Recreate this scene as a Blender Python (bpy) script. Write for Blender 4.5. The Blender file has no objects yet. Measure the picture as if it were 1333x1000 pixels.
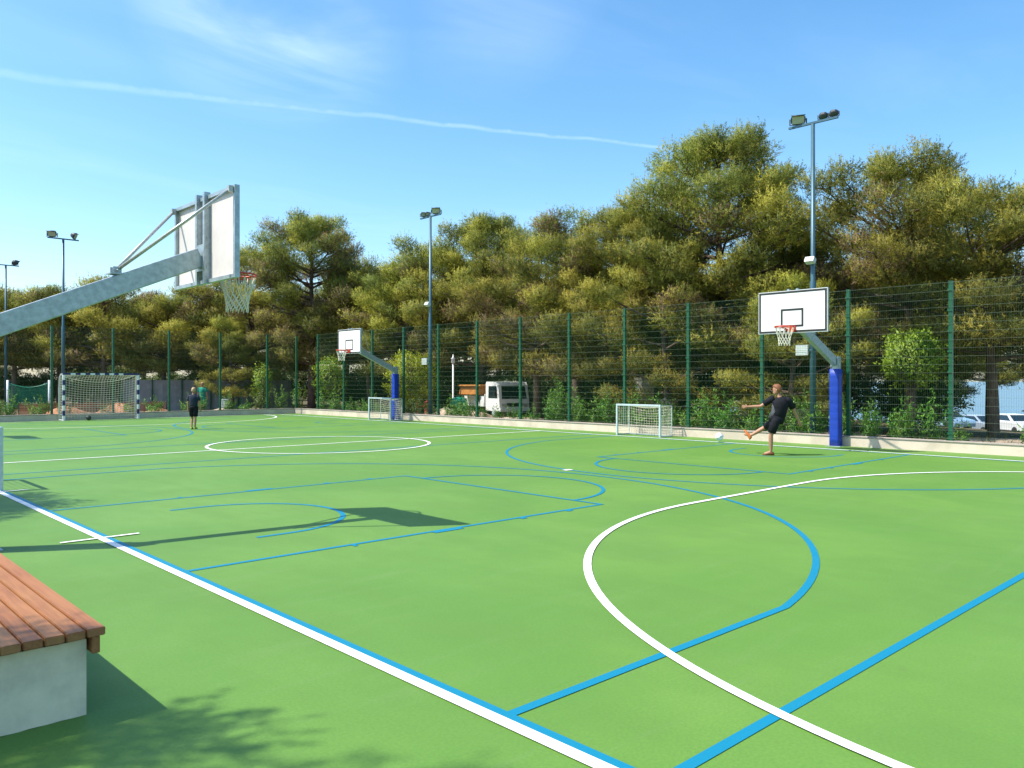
import bpy, bmesh, math, random
import numpy as np
from mathutils import Vector, Matrix

# ------------------------------------------------------------------ camera, sky, sun, exposure
scene = bpy.context.scene
COL = scene.collection
PI = math.pi
YAW = 0.7554                      # the court's long side runs along +Y, its width along +X
cam_d = bpy.data.cameras.new('camera')
cam = bpy.data.objects.new('camera', cam_d)
COL.objects.link(cam)
cam_d.sensor_fit = 'HORIZONTAL'
cam_d.sensor_width = 36.0
cam_d.lens = 36.0 * 1044.57 / 1333.0
cam_d.shift_y = -3.55 / 1333.0
cam_d.clip_start = 0.1
cam_d.clip_end = 20000
cam.location = (0, 0, 1.72)
cam.rotation_euler = (PI / 2, 0, -YAW)
scene.camera = cam

SUN_EL = math.radians(56.0)
SUN_H = Vector((-0.855, 0.518, 0)).normalized()          # towards the sun, on the ground
world = bpy.data.worlds.new('World')
scene.world = world
world.use_nodes = True


class NT:
    """small node helper"""
    def __init__(self, tree):
        self.t = tree
        self.n = tree.nodes
        self.l = tree.links

    def node(self, kind, **kw):
        nd = self.n.new(kind)
        ins = kw.pop('ins', {})
        for k, v in kw.items():
            setattr(nd, k, v)
        for k, v in ins.items():
            self.put(nd.inputs[k], v)
        return nd

    def put(self, sock, v):
        if isinstance(v, bpy.types.NodeSocket):
            self.l.new(v, sock)
        else:
            sock.default_value = v

    def math(self, op, a, b=0.0, c=0.0, clamp=False):
        nd = self.n.new('ShaderNodeMath')
        nd.operation = op
        nd.use_clamp = clamp
        self.put(nd.inputs[0], a)
        self.put(nd.inputs[1], b)
        self.put(nd.inputs[2], c)
        return nd.outputs[0]

    def dot(self, a, v):
        nd = self.n.new('ShaderNodeVectorMath')
        nd.operation = 'DOT_PRODUCT'
        self.put(nd.inputs[0], a)
        self.put(nd.inputs[1], v)
        return nd.outputs['Value']

    def ramp(self, x, lo, hi, a=0.0, b=1.0):
        nd = self.n.new('ShaderNodeMapRange')
        nd.interpolation_type = 'SMOOTHSTEP'
        self.put(nd.inputs['Value'], x)
        self.put(nd.inputs['From Min'], lo)
        self.put(nd.inputs['From Max'], hi)
        self.put(nd.inputs['To Min'], a)
        self.put(nd.inputs['To Max'], b)
        return nd.outputs['Result']

    def mix(self, fac, a, b, blend='MIX'):
        nd = self.n.new('ShaderNodeMix')
        nd.data_type = 'RGBA'
        nd.blend_type = blend
        self.put(nd.inputs[0], fac)
        self.put(nd.inputs[6], a)
        self.put(nd.inputs[7], b)
        return nd.outputs[2]

    def noise(self, vec, scale, detail=4, rough=0.55, dist=0.0):
        nd = self.n.new('ShaderNodeTexNoise')
        if vec is not None:
            self.l.new(vec, nd.inputs['Vector'])
        nd.inputs['Scale'].default_value = scale
        nd.inputs['Detail'].default_value = detail
        nd.inputs['Roughness'].default_value = rough
        nd.inputs['Distortion'].default_value = dist
        return nd.outputs['Fac']

    def mapping(self, vec, loc=(0, 0, 0), rot=(0, 0, 0), scale=(1, 1, 1)):
        nd = self.n.new('ShaderNodeMapping')
        self.l.new(vec, nd.inputs['Vector'])
        nd.inputs['Location'].default_value = loc
        nd.inputs['Rotation'].default_value = rot
        nd.inputs['Scale'].default_value = scale
        return nd.outputs[0]


def sky_ray(px, py):
    """compass direction of a point in the sky (used to place the cirrus and the contrail on the sky dome)"""
    xc = (px - 666.5) / 1044.57
    z = -(py - 496.45) / 1044.57
    c, s = math.cos(YAW), math.sin(YAW)
    return Vector((xc * c + s, -xc * s + c, z)).normalized()


W = NT(world.node_tree)
W.n.clear()
w_out = W.node('ShaderNodeOutputWorld')
w_bg = W.node('ShaderNodeBackground')
w_bg.inputs['Strength'].default_value = 0.114
W.l.new(w_bg.outputs[0], w_out.inputs['Surface'])
sky = W.node('ShaderNodeTexSky')
sky.sky_type = 'NISHITA'
sky.sun_disc = False
sky.sun_elevation = SUN_EL
sky.sun_rotation = math.atan2(SUN_H.x, SUN_H.y)
sky.altitude = 20
sky.air_density = 1.0
sky.dust_density = 1.1
sky.ozone_density = 2.0
hsv = W.node('ShaderNodeHueSaturation')
hsv.inputs['Hue'].default_value = 0.493
hsv.inputs['Saturation'].default_value = 1.26
hsv.inputs['Value'].default_value = 1.0
W.l.new(sky.outputs[0], hsv.inputs['Color'])
tc = W.node('ShaderNodeTexCoord')
d = tc.outputs['Generated']
sep = W.node('ShaderNodeSeparateXYZ')
W.l.new(d, sep.inputs[0])
# planar cloud sheet coordinates
den = W.math('MAXIMUM', sep.outputs['Z'], 0.03)
comb = W.node('ShaderNodeCombineXYZ')
W.l.new(W.math('DIVIDE', sep.outputs['X'], den), comb.inputs[0])
W.l.new(W.math('DIVIDE', sep.outputs['Y'], den), comb.inputs[1])
sheet = comb.outputs[0]
fib = W.noise(W.mapping(sheet, rot=(0, 0, 0.35), scale=(0.6, 1.25, 1)), 1.2, 7, 0.56, 0.9)
soft = W.noise(W.mapping(sheet, loc=(3, 1, 0), rot=(0, 0, 0.35), scale=(0.7, 1.1, 1)), 0.8, 5, 0.55, 0.3)
patch = W.ramp(W.dot(d, tuple(sky_ray(360, -25))), 0.984, 1.004)
patch2 = W.ramp(W.dot(d, tuple(sky_ray(640, -40))), 0.988, 1.0, 0, 0.3)
cloud = W.math('MULTIPLY', W.ramp(W.math('ADD', W.math('MULTIPLY', fib, 0.6), W.math('MULTIPLY', soft, 0.5)), 0.38, 0.80), W.math('MAXIMUM', patch, patch2))
veil = W.math('MULTIPLY', W.ramp(W.math('ADD', W.math('MULTIPLY', fib, 0.5), W.math('MULTIPLY', soft, 0.6)), 0.5, 0.85), 0.13)
cloud = W.math('MAXIMUM', cloud, veil)
# contrail: a great circle
ra, rb = sky_ray(0, 97), sky_ray(895, 197)
nrm = ra.cross(rb).normalized()
along_v = (rb - ra).normalized()
a0, a1 = ra.dot(along_v), rb.dot(along_v)
wob = W.noise(d, 9, 3, 0.5)
wob2 = W.noise(d, 38, 4, 0.6)
off = W.math('ADD', W.dot(d, tuple(nrm)), W.math('MULTIPLY', W.math('SUBTRACT', wob, 0.5), 0.010))
off = W.math('ADD', off, W.math('MULTIPLY', W.math('SUBTRACT', wob2, 0.5), 0.0045))
al = W.dot(d, tuple(along_v))
width = W.ramp(al, a0 - 0.3, a1, 0.0075, 0.0028)
trail = W.ramp(W.math('DIVIDE', W.math('ABSOLUTE', off), width), 0.1, 1.0, 1.0, 0.0)
trail = W.math('MULTIPLY', trail, W.ramp(al, a1 - 0.02, a1 + 0.02, 1, 0))
trail = W.math('MULTIPLY', trail, W.ramp(al, a0 - 0.25, a0 + 0.35, 0.25, 1.0))
trail = W.math('MULTIPLY', trail, W.ramp(wob2, 0.34, 0.62, 0.60, 1.0))
trail = W.math('MULTIPLY', trail, W.ramp(W.dot(d, tuple(sky_ray(450, 150))), 0.3, 0.5))
white = W.math('MAXIMUM', W.math('MULTIPLY', cloud, 0.36), W.math('MULTIPLY', trail, 0.085))
skycol = W.mix(white, hsv.outputs[0], (8.6, 9.2, 9.6, 1))
W.l.new(skycol, w_bg.inputs['Color'])

sun_d = bpy.data.lights.new('sun', 'SUN')
sun_d.energy = 3.0
sun_d.angle = math.radians(0.5)
sun_d.color = (1.0, 0.95, 0.86)
sun = bpy.data.objects.new('sun', sun_d)
COL.objects.link(sun)
to_sun = (SUN_H * math.cos(SUN_EL) + Vector((0, 0, math.sin(SUN_EL)))).normalized()
sun.rotation_euler = to_sun.to_track_quat('Z', 'Y').to_euler()

scene.view_settings.view_transform = 'Standard'
scene.view_settings.look = 'None'
scene.view_settings.gamma = 1.0
scene.view_settings.use_curve_mapping = False
scene.view_settings.exposure = 1.22
scene.render.engine = 'CYCLES'
scene.cycles.max_bounces = 8
scene.cycles.diffuse_bounces = 5
scene.cycles.transparent_max_bounces = 12
scene.cycles.use_denoising = True

# ------------------------------------------------------------------ helpers
rng = random.Random(7)


class MB:
    """collects simple solids, then links them as ONE mesh object"""
    def __init__(self):
        self.v = []
        self.f = []
        self.m = []
        self.sm = []
        self.mi = 0

    def face(self, idx, smooth=False):
        self.f.append(tuple(idx))
        self.m.append(self.mi)
        self.sm.append(smooth)

    def box(self, c, size, rot=None, taper=1.0):
        """box of full size (x,y,z) about c; rot a 3x3 Matrix; taper scales the top"""
        b = len(self.v)
        sx, sy, sz = size[0] / 2, size[1] / 2, size[2] / 2
        for z in (-1, 1):
            k = taper if z > 0 else 1.0
            for x, y in ((-1, -1), (1, -1), (1, 1), (-1, 1)):
                p = Vector((x * sx * k, y * sy * k, z * sz))
                if rot is not None:
                    p = rot @ p
                self.v.append(tuple(p + Vector(c)))
        for q in ((0, 3, 2, 1), (4, 5, 6, 7), (0, 1, 5, 4), (1, 2, 6, 5), (2, 3, 7, 6), (3, 0, 4, 7)):
            self.face([b + i for i in q])
        return self

    def bar(self, a, b_, w, h, up=(0, 0, 1)):
        """rectangular bar from a to b, w across, h along up"""
        a, b_ = Vector(a), Vector(b_)
        z = (b_ - a).normalized()
        up = Vector(up)
        if abs(z.dot(up)) > 0.98:
            up = Vector((1, 0, 0))
        x = up.cross(z).normalized()
        y = z.cross(x)
        m = Matrix((x, y, z)).transposed()
        return self.box((a + b_) / 2, (w, h, (b_ - a).length), m)

    def tube(self, pts, r, n=8, caps=True, closed=False, smooth=True):
        """tube along pts; r one radius or one per point"""
        pts = [Vector(p) for p in pts]
        rr = r if hasattr(r, '__len__') else [r] * len(pts)
        N = len(pts)
        base = len(self.v)
        x = None
        for i, p in enumerate(pts):
            if closed:
                t = (pts[(i + 1) % N] - pts[i - 1]).normalized()
            else:
                t = (pts[min(i + 1, N - 1)] - pts[max(i - 1, 0)]).normalized()
            if x is None:
                ref = Vector((0, 0, 1)) if abs(t.z) < 0.9 else Vector((1, 0, 0))
                x = ref.cross(t).normalized()
            else:
                x = (x - t * x.dot(t))
                x = x.normalized() if x.length > 1e-6 else Vector((1, 0, 0)).cross(t).normalized()
            y = t.cross(x)
            for k in range(n):
                a = 2 * PI * k / n
                self.v.append(tuple(p + (x * math.cos(a) + y * math.sin(a)) * rr[i]))
        for i in range(N if closed else N - 1):
            j = (i + 1) % N
            for k in range(n):
                k2 = (k + 1) % n
                self.face((base + i * n + k, base + i * n + k2, base + j * n + k2, base + j * n + k), smooth)
        if caps and not closed:
            self.face([base + k for k in range(n)][::-1])
            self.face([base + (N - 1) * n + k for k in range(n)])
        return self

    def loft(self, rings, smooth=True, caps=True):
        """rings: equally long lists of points"""
        base = len(self.v)
        n = len(rings[0])
        for r in rings:
            self.v += [tuple(p) for p in r]
        for i in range(len(rings) - 1):
            for k in range(n):
                k2 = (k + 1) % n
                self.face((base + i * n + k, base + i * n + k2, base + (i + 1) * n + k2, base + (i + 1) * n + k), smooth)
        if caps:
            self.face([base + k for k in range(n)][::-1])
            self.face([base + (len(rings) - 1) * n + k for k in range(n)])
        return self

    def ball(self, c, r, seg=14, rings=9, scale=(1, 1, 1)):
        c = Vector(c)
        L = []
        for i in range(1, rings):
            th = PI * i / rings
            L.append([c + Vector((r * math.sin(th) * math.cos(2 * PI * k / seg) * scale[0], r * math.sin(th) * math.sin(2 * PI * k / seg) * scale[1], -r * math.cos(th) * scale[2])) for k in range(seg)])
        return self.loft(L)

    def quad(self, a, b, c, d_, smooth=False):
        i = len(self.v)
        self.v += [tuple(a), tuple(b), tuple(c), tuple(d_)]
        self.face((i, i + 1, i + 2, i + 3), smooth)
        return self

    def mesh(self, name, mats):
        me = bpy.data.meshes.new(name)
        me.from_pydata(self.v, [], self.f)
        mats = mats if isinstance(mats, (list, tuple)) else [mats]
        for m in mats:
            me.materials.append(m)
        me.polygons.foreach_set('material_index', self.m)
        me.polygons.foreach_set('use_smooth', self.sm)
        me.update()
        return me

    def build(self, name, mats, parent=None, bevel=0.0, seg=2):
        me = self.mesh(name, mats)
        if bevel > 0:
            bm = bmesh.new()
            bm.from_mesh(me)
            bmesh.ops.remove_doubles(bm, verts=bm.verts, dist=1e-5)
            ed = [e for e in bm.edges if len(e.link_faces) == 2 and e.calc_face_angle(0) > 0.6]
            bmesh.ops.bevel(bm, geom=ed, offset=bevel, segments=seg, affect='EDGES', profile=0.5, clamp_overlap=True)
            bm.to_mesh(me)
            bm.free()
        return link(name, me, parent)


def link(name, me, parent=None):
    o = bpy.data.objects.new(name, me)
    COL.objects.link(o)
    if parent is not None:
        o.parent = parent
    return o


def tag(o, label=None, cat=None, group=None, kind=None):
    if label:
        o['label'] = label
    if cat:
        o['category'] = cat
    if group:
        o['group'] = group
    if kind:
        o['kind'] = kind
    return o


def thing(name, label, cat, loc=(0, 0, 0), rz=0.0, group=None, scale=None):
    o = bpy.data.objects.new(name, None)
    COL.objects.link(o)
    o.location = loc
    o.rotation_euler = (0, 0, rz)
    if scale is not None:
        o.scale = scale if hasattr(scale, '__len__') else (scale,) * 3
    return tag(o, label, cat, group)


def copy_thing(root, label, loc, rz=0.0, group=None, scale=None):
    r = root.copy()
    COL.objects.link(r)
    r.location = loc
    r.rotation_euler = (0, 0, rz)
    if scale is not None:
        r.scale = scale if hasattr(scale, '__len__') else (scale,) * 3
    r['label'] = label
    if group:
        r['group'] = group
    for ch in list(root.children):
        c = ch.copy()
        COL.objects.link(c)
        c.parent = r
        for g in list(ch.children):
            e = g.copy()
            COL.objects.link(e)
            e.parent = c
    return r


# ------------------------------------------------------------------ materials
def material(name, col=(0.5, 0.5, 0.5), rough=0.6, metal=0.0, spec=0.5, var=0.0, vscale=6.0, col2=None, bump=0.0, bscale=40.0, stretch=(1, 1, 1), coat=0.0):
    m = bpy.data.materials.new(name)
    m.use_nodes = True
    T = NT(m.node_tree)
    b = T.n['Principled BSDF']
    b.inputs['Roughness'].default_value = rough
    b.inputs['Metallic'].default_value = metal
    b.inputs['Specular IOR Level'].default_value = spec
    b.inputs['Coat Weight'].default_value = coat
    c4 = tuple(col) + (1,)
    b.inputs['Base Color'].default_value = c4
    geo = T.node('ShaderNodeTexCoord')
    vec = T.mapping(geo.outputs['Object'], scale=stretch)
    if var > 0 or col2 is not None:
        dark = tuple(col2) + (1,) if col2 is not None else tuple(x * (1 - var) for x in col) + (1,)
        f = T.ramp(T.noise(vec, vscale, 6, 0.6), 0.33, 0.68)
        T.put(b.inputs['Base Color'], T.mix(f, c4, dark))
    if bump > 0:
        bn = T.node('ShaderNodeBump')
        bn.inputs['Strength'].default_value = bump
        bn.inputs['Distance'].default_value = 0.01
        T.l.new(T.noise(vec, bscale, 5, 0.6), bn.inputs['Height'])
        T.l.new(bn.outputs[0], b.inputs['Normal'])
    return m


M = {}
M['galv'] = material('galvanised_steel', (0.42, 0.50, 0.52), 0.42, 0.45, 0.5, var=0.28, vscale=14)
M['galv_light'] = material('galvanised_tube', (0.50, 0.52, 0.48), 0.4, 0.4, 0.5, var=0.25, vscale=20)
M['board_white'] = material('backboard_white', (0.80, 0.79, 0.76), 0.35, 0, 0.4, var=0.05, vscale=3)
M['board_back'] = material('backboard_reverse', (0.70, 0.66, 0.62), 0.5, 0, 0.4, var=0.10, vscale=4)
M['black_paint'] = material('black_marking', (0.02, 0.02, 0.022), 0.5)
M['hoop_red'] = material('hoop_red', (0.62, 0.055, 0.02), 0.4, 0.0, 0.5, var=0.2, vscale=30)
M['net_white'] = material('net_cord', (0.78, 0.74, 0.60), 0.8, var=0.15, vscale=40)
M['pad_blue'] = material('pad_blue', (0.008, 0.046, 0.37), 0.45, 0, 0.4, var=0.15, vscale=5, bump=0.25, bscale=9, stretch=(1, 1, 3))
M['fence_green'] = material('fence_green', (0.008, 0.10, 0.045), 0.4, 0, 0.5, var=0.2, vscale=8)
M['wire_green'] = material('wire_green', (0.13, 0.17, 0.12), 0.4, 0, 0.5)
M['mast'] = material('mast_blue_grey', (0.055, 0.13, 0.165), 0.4, 0.2, 0.5, var=0.15, vscale=4)
M['lamp_body'] = material('lamp_body', (0.045, 0.055, 0.06), 0.45, 0.2)
M['lamp_glass'] = material('lamp_glass', (0.42, 0.42, 0.33), 0.12, 0, 0.6)
M['pale_plastic'] = material('pale_plastic', (0.62, 0.66, 0.62), 0.4, var=0.12, vscale=10)
M['alu'] = material('aluminium', (0.55, 0.64, 0.66), 0.38, 0.35, 0.5, var=0.12, vscale=12)
M['goal_white'] = material('goal_white', (0.78, 0.78, 0.78), 0.4, var=0.06, vscale=6)
M['goal_blue'] = material('goal_blue', (0.012, 0.022, 0.14), 0.4, var=0.1, vscale=6)
M['kerb'] = material('kerb_concrete', (0.64, 0.54, 0.43), 0.85, 0, 0.3, col2=(0.50, 0.42, 0.33), vscale=1.4, bump=0.25, bscale=30)
M['kerb_cap'] = material('kerb_cap', (0.38, 0.33, 0.28), 0.85, 0, 0.3, var=0.2, vscale=2.0, bump=0.2, bscale=30)
M['white_render'] = material('bench_concrete', (0.82, 0.70, 0.48), 0.85, 0, 0.3, col2=(0.60, 0.51, 0.36), vscale=3.4, bump=0.6, bscale=10)
M['skin'] = material('skin', (0.43, 0.215, 0.135), 0.5, 0, 0.4, var=0.08, vscale=9)
M['hair_ginger'] = material('hair_ginger', (0.24, 0.085, 0.028), 0.6, var=0.35, vscale=40)
M['hair_blond'] = material('hair_blond', (0.50, 0.33, 0.16), 0.6, var=0.3, vscale=40)
M['hair_brown'] = material('hair_brown', (0.09, 0.05, 0.03), 0.6, var=0.3, vscale=40)
M['cloth_black'] = material('cloth_black', (0.011, 0.012, 0.017), 0.8, 0, 0.2, var=0.4, vscale=7, bump=1.0, bscale=11)
M['cloth_grey'] = material('cloth_grey', (0.09, 0.095, 0.11), 0.8, 0, 0.2, var=0.3, vscale=9, bump=1.0, bscale=11)
M['cloth_navy'] = material('cloth_navy', (0.022, 0.032, 0.055), 0.8, 0, 0.2, var=0.35, vscale=8, bump=1.0, bscale=11)
M['cloth_teal'] = material('cloth_teal', (0.03, 0.33, 0.33), 0.8, 0, 0.2, var=0.25, vscale=8)
M['cloth_green'] = material('cloth_green', (0.03, 0.30, 0.20), 0.8, 0, 0.2, var=0.25, vscale=8)
M['cloth_pink'] = material('cloth_pink', (0.55, 0.42, 0.38), 0.8, 0, 0.2, var=0.2, vscale=8)
M['cloth_sand'] = material('cloth_sand', (0.42, 0.30, 0.22), 0.8, 0, 0.2, var=0.2, vscale=8)
M['shoe_orange'] = material('shoe_orange', (0.62, 0.17, 0.03), 0.5, var=0.25, vscale=20)
M['shoe_brown'] = material('shoe_brown', (0.20, 0.07, 0.02), 0.6, var=0.25, vscale=20)
M['shoe_lime'] = material('shoe_lime', (0.24, 0.34, 0.02), 0.5, var=0.3, vscale=20)
M['ball_white'] = material('ball_white', (0.78, 0.80, 0.80), 0.4)
M['ball_dark'] = material('ball_dark', (0.05, 0.06, 0.04), 0.5)
M['truck_white'] = material('truck_white', (0.78, 0.79, 0.75), 0.35, 0, 0.5, var=0.12, vscale=3, coat=0.2)
M['glass_dark'] = material('vehicle_glass', (0.012, 0.022, 0.025), 0.06, 0, 0.7)
M['rubber'] = material('rubber', (0.02, 0.02, 0.02), 0.8)
M['orange'] = material('machine_orange', (0.55, 0.22, 0.04), 0.5, var=0.3, vscale=5)
M['bin_green'] = material('bin_green', (0.01, 0.30, 0.18), 0.4, var=0.2, vscale=6)
M['red'] = material('red_paint', (0.42, 0.05, 0.03), 0.5, var=0.2, vscale=6)
M['stone_pale'] = material('stone_pale', (0.50, 0.44, 0.34), 0.9, 0, 0.2, col2=(0.36, 0.31, 0.24), vscale=5, bump=0.5, bscale=14)
M['sand'] = material('sand_pale', (0.52, 0.42, 0.31), 0.95, 0, 0.1, col2=(0.36, 0.27, 0.18), vscale=2.4, bump=0.8, bscale=12)
M['earth_red'] = material('earth_red', (0.50, 0.25, 0.14), 0.95, 0, 0.1, col2=(0.34, 0.16, 0.08), vscale=2.0, bump=0.8, bscale=12)
M['screen_grey'] = material('screen_grey', (0.34, 0.31, 0.30), 0.9, 0, 0.1, col2=(0.25, 0.23, 0.22), vscale=1.5)
M['car_silver'] = material('car_silver', (0.40, 0.47, 0.54), 0.3, 0.3, 0.5, coat=0.4)
M['car_blue'] = material('car_pale_blue', (0.30, 0.46, 0.60), 0.3, 0.2, 0.5, coat=0.4)
M['car_white'] = material('car_white', (0.66, 0.68, 0.68), 0.3, 0.0, 0.5, coat=0.4)
M['bark'] = material('pine_bark', (0.085, 0.062, 0.048), 0.95, 0, 0.15, col2=(0.17, 0.125, 0.095), vscale=5, bump=0.9, bscale=16, stretch=(1, 1, 0.35))


def court_material():
    m = bpy.data.materials.new('court_green')
    m.use_nodes = True
    T = NT(m.node_tree)
    b = T.n['Principled BSDF']
    g = T.node('ShaderNodeNewGeometry')
    P = g.outputs['Position']
    big = T.noise(P, 0.30, 5, 0.60, 0.6)
    mid = T.noise(T.mapping(P, scale=(1, 0.5, 1)), 1.3, 5, 0.6)
    fine = T.noise(P, 55, 3, 0.6)
    c = T.mix(T.ramp(big, 0.3, 0.72), (0.104, 0.234, 0.034, 1), (0.146, 0.280, 0.046, 1))
    c = T.mix(T.math('MULTIPLY', T.ramp(mid, 0.35, 0.72), 0.60), c, (0.102, 0.210, 0.036, 1))
    # scuffs left by roller passes and shoes
    st = T.noise(T.mapping(P, rot=(0, 0, 0.15), scale=(0.35, 3.2, 1)), 1.6, 6, 0.7)
    c = T.mix(T.math('MULTIPLY', T.ramp(st, 0.50, 0.78), 0.50), c, (0.150, 0.260, 0.072, 1))
    spots = T.noise(P, 3.3, 2, 0.5)
    c = T.mix(T.math('MULTIPLY', T.ramp(spots, 0.74, 0.82), 0.55), c, (0.12, 0.17, 0.045, 1))
    c = T.mix(T.math('MULTIPLY', T.ramp(fine, 0.3, 0.7), 0.34), c, (0.066, 0.150, 0.030, 1))
    T.put(b.inputs['Base Color'], c)
    b.inputs['Specular IOR Level'].default_value = 0.28
    T.put(b.inputs['Roughness'], T.ramp(mid, 0.2, 0.8, 0.54, 0.66))
    bn = T.node('ShaderNodeBump')
    bn.inputs['Strength'].default_value = 0.18
    bn.inputs['Distance'].default_value = 0.004
    T.l.new(T.noise(P, 160, 3, 0.6), bn.inputs['Height'])
    T.l.new(bn.outputs[0], b.inputs['Normal'])
    return m


def paint_material(name, col, worn):
    m = bpy.data.materials.new(name)
    m.use_nodes = True
    T = NT(m.node_tree)
    b = T.n['Principled BSDF']
    g = T.node('ShaderNodeNewGeometry')
    P = g.outputs['Position']
    wear = T.ramp(T.noise(P, 5.0, 7, 0.72), 0.56, 0.82)
    grit = T.ramp(T.noise(P, 90, 3, 0.6), 0.35, 0.75)
    c = T.mix(T.math('MULTIPLY', wear, 0.45), tuple(col) + (1,), tuple(worn) + (1,))
    c = T.mix(T.math('MULTIPLY', grit, 0.16), c, tuple(worn) + (1,))
    T.put(b.inputs['Base Color'], c)
    b.inputs['Roughness'].default_value = 0.6
    b.inputs['Specular IOR Level'].default_value = 0.35
    return m


def ground_material():
    m = bpy.data.materials.new('pine_litter_ground')
    m.use_nodes = True
    T = NT(m.node_tree)
    b = T.n['Principled BSDF']
    g = T.node('ShaderNodeNewGeometry')
    P = g.outputs['Position']
    a = T.noise(P, 0.12, 5, 0.6, 0.5)
    n2 = T.noise(P, 1.4, 6, 0.65)
    c = T.mix(T.ramp(a, 0.35, 0.65), (0.13, 0.095, 0.055, 1), (0.07, 0.080, 0.032, 1))
    c = T.mix(T.ramp(n2, 0.4, 0.7), c, (0.17, 0.125, 0.080, 1))
    c = T.mix(T.math('MULTIPLY', T.ramp(T.noise(P, 9, 5, 0.7), 0.45, 0.7), 0.5), c, (0.11, 0.075, 0.045, 1))
    T.put(b.inputs['Base Color'], c)
    b.inputs['Roughness'].default_value = 0.95
    b.inputs['Specular IOR Level'].default_value = 0.15
    bn = T.node('ShaderNodeBump')
    bn.inputs['Strength'].default_value = 0.8
    bn.inputs['Distance'].default_value = 0.06
    T.l.new(T.noise(P, 6, 6, 0.7), bn.inputs['Height'])
    T.l.new(bn.outputs[0], b.inputs['Normal'])
    return m


def wood_material():
    m = bpy.data.materials.new('bench_wood')
    m.use_nodes = True
    T = NT(m.node_tree)
    b = T.n['Principled BSDF']
    tcn = T.node('ShaderNodeTexCoord')
    oi = T.node('ShaderNodeObjectInfo')
    add = T.node('ShaderNodeVectorMath')
    add.operation = 'ADD'
    T.l.new(tcn.outputs['Object'], add.inputs[0])
    sc = T.node('ShaderNodeVectorMath')
    sc.operation = 'SCALE'
    sc.inputs[0].default_value = (17.0, 43.0, 9.0)
    T.l.new(oi.outputs['Random'], sc.inputs['Scale'])
    T.l.new(sc.outputs[0], add.inputs[1])
    v = add.outputs[0]
    grain = T.noise(T.mapping(v, scale=(26, 1.1, 26)), 1.6, 6, 0.65, 0.9)
    blotch = T.noise(T.mapping(v, scale=(3, 0.8, 3)), 1.0, 4, 0.6)
    c = T.mix(T.ramp(grain, 0.3, 0.72), (0.38, 0.152, 0.050, 1), (0.22, 0.080, 0.026, 1))
    c = T.mix(T.math('MULTIPLY', T.ramp(blotch, 0.35, 0.75), 0.55), c, (0.48, 0.240, 0.085, 1))
    c = T.mix(T.math('MULTIPLY', oi.outputs['Random'], 0.30), c, (0.30, 0.105, 0.045, 1))
    T.put(b.inputs['Base Color'], c)
    b.inputs['Roughness'].default_value = 0.55
    b.inputs['Specular IOR Level'].default_value = 0.4
    bn = T.node('ShaderNodeBump')
    bn.inputs['Strength'].default_value = 0.35
    bn.inputs['Distance'].default_value = 0.003
    T.l.new(grain, bn.inputs['Height'])
    T.l.new(bn.outputs[0], b.inputs['Normal'])
    return m


def leaf_material(name, trans=0.35, rough=0.55, attr='tint'):
    m = bpy.data.materials.new(name)
    m.use_nodes = True
    T = NT(m.node_tree)
    T.n.clear()
    out = T.node('ShaderNodeOutputMaterial')
    at = T.node('ShaderNodeAttribute', attribute_name=attr)
    oi = T.node('ShaderNodeObjectInfo')
    h = T.node('ShaderNodeHueSaturation')
    T.l.new(at.outputs['Color'], h.inputs['Color'])
    T.put(h.inputs['Hue'], T.math('MULTIPLY_ADD', oi.outputs['Random'], 0.020, 0.498))
    T.put(h.inputs['Value'], T.math('MULTIPLY_ADD', oi.outputs['Random'], 0.22, 0.98))
    p = T.node('ShaderNodeBsdfPrincipled')
    T.l.new(h.outputs[0], p.inputs['Base Color'])
    p.inputs['Roughness'].default_value = rough
    p.inputs['Specular IOR Level'].default_value = 0.25
    tr = T.node('ShaderNodeBsdfTranslucent')
    T.l.new(h.outputs[0], tr.inputs['Color'])
    mx = T.node('ShaderNodeMixShader')
    mx.inputs[0].default_value = trans
    T.l.new(p.outputs[0], mx.inputs[1])
    T.l.new(tr.outputs[0], mx.inputs[2])
    T.l.new(mx.outputs[0], out.inputs['Surface'])
    return m


def cloth_net_material(name, col, alpha):
    """woven shade cloth: a real sheet whose fine holes are too small to see singly"""
    m = bpy.data.materials.new(name)
    m.use_nodes = True
    T = NT(m.node_tree)
    b = T.n['Principled BSDF']
    b.inputs['Base Color'].default_value = tuple(col) + (1,)
    b.inputs['Roughness'].default_value = 0.8
    b.inputs['Alpha'].default_value = alpha
    return m


M['court'] = court_material()
M['line_white'] = paint_material('line_white', (0.82, 0.82, 0.80), (0.60, 0.70, 0.55))
M['line_blue'] = paint_material('line_blue', (0.0, 0.185, 0.31), (0.03, 0.22, 0.15))
M['ground'] = ground_material()
M['wood'] = wood_material()
M['needles'] = leaf_material('pine_needles', 0.38, 0.6)
M['leaves'] = leaf_material('green_leaves', 0.35, 0.45)
M['green_net'] = cloth_net_material('green_net_cloth', (0.05, 0.36, 0.20), 0.32)
M['orange_net'] = cloth_net_material('orange_net_cloth', (0.62, 0.20, 0.08), 0.6)
sea_m = material('sea_water', (0.02, 0.09, 0.16), 0.25, 0, 0.5, var=0.2, vscale=0.02)
M['sea'] = sea_m

# ------------------------------------------------------------------ ground, sea, court, kerbs
XN, XF = 2.74, 19.77          # sidelines
YN, YF = 0.48, 38.64          # goal lines
KX, KY = 21.03, 39.34         # kerb faces


def smooth01(t):
    t = max(0.0, min(1.0, t))
    return t * t * (3 - 2 * t)


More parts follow.
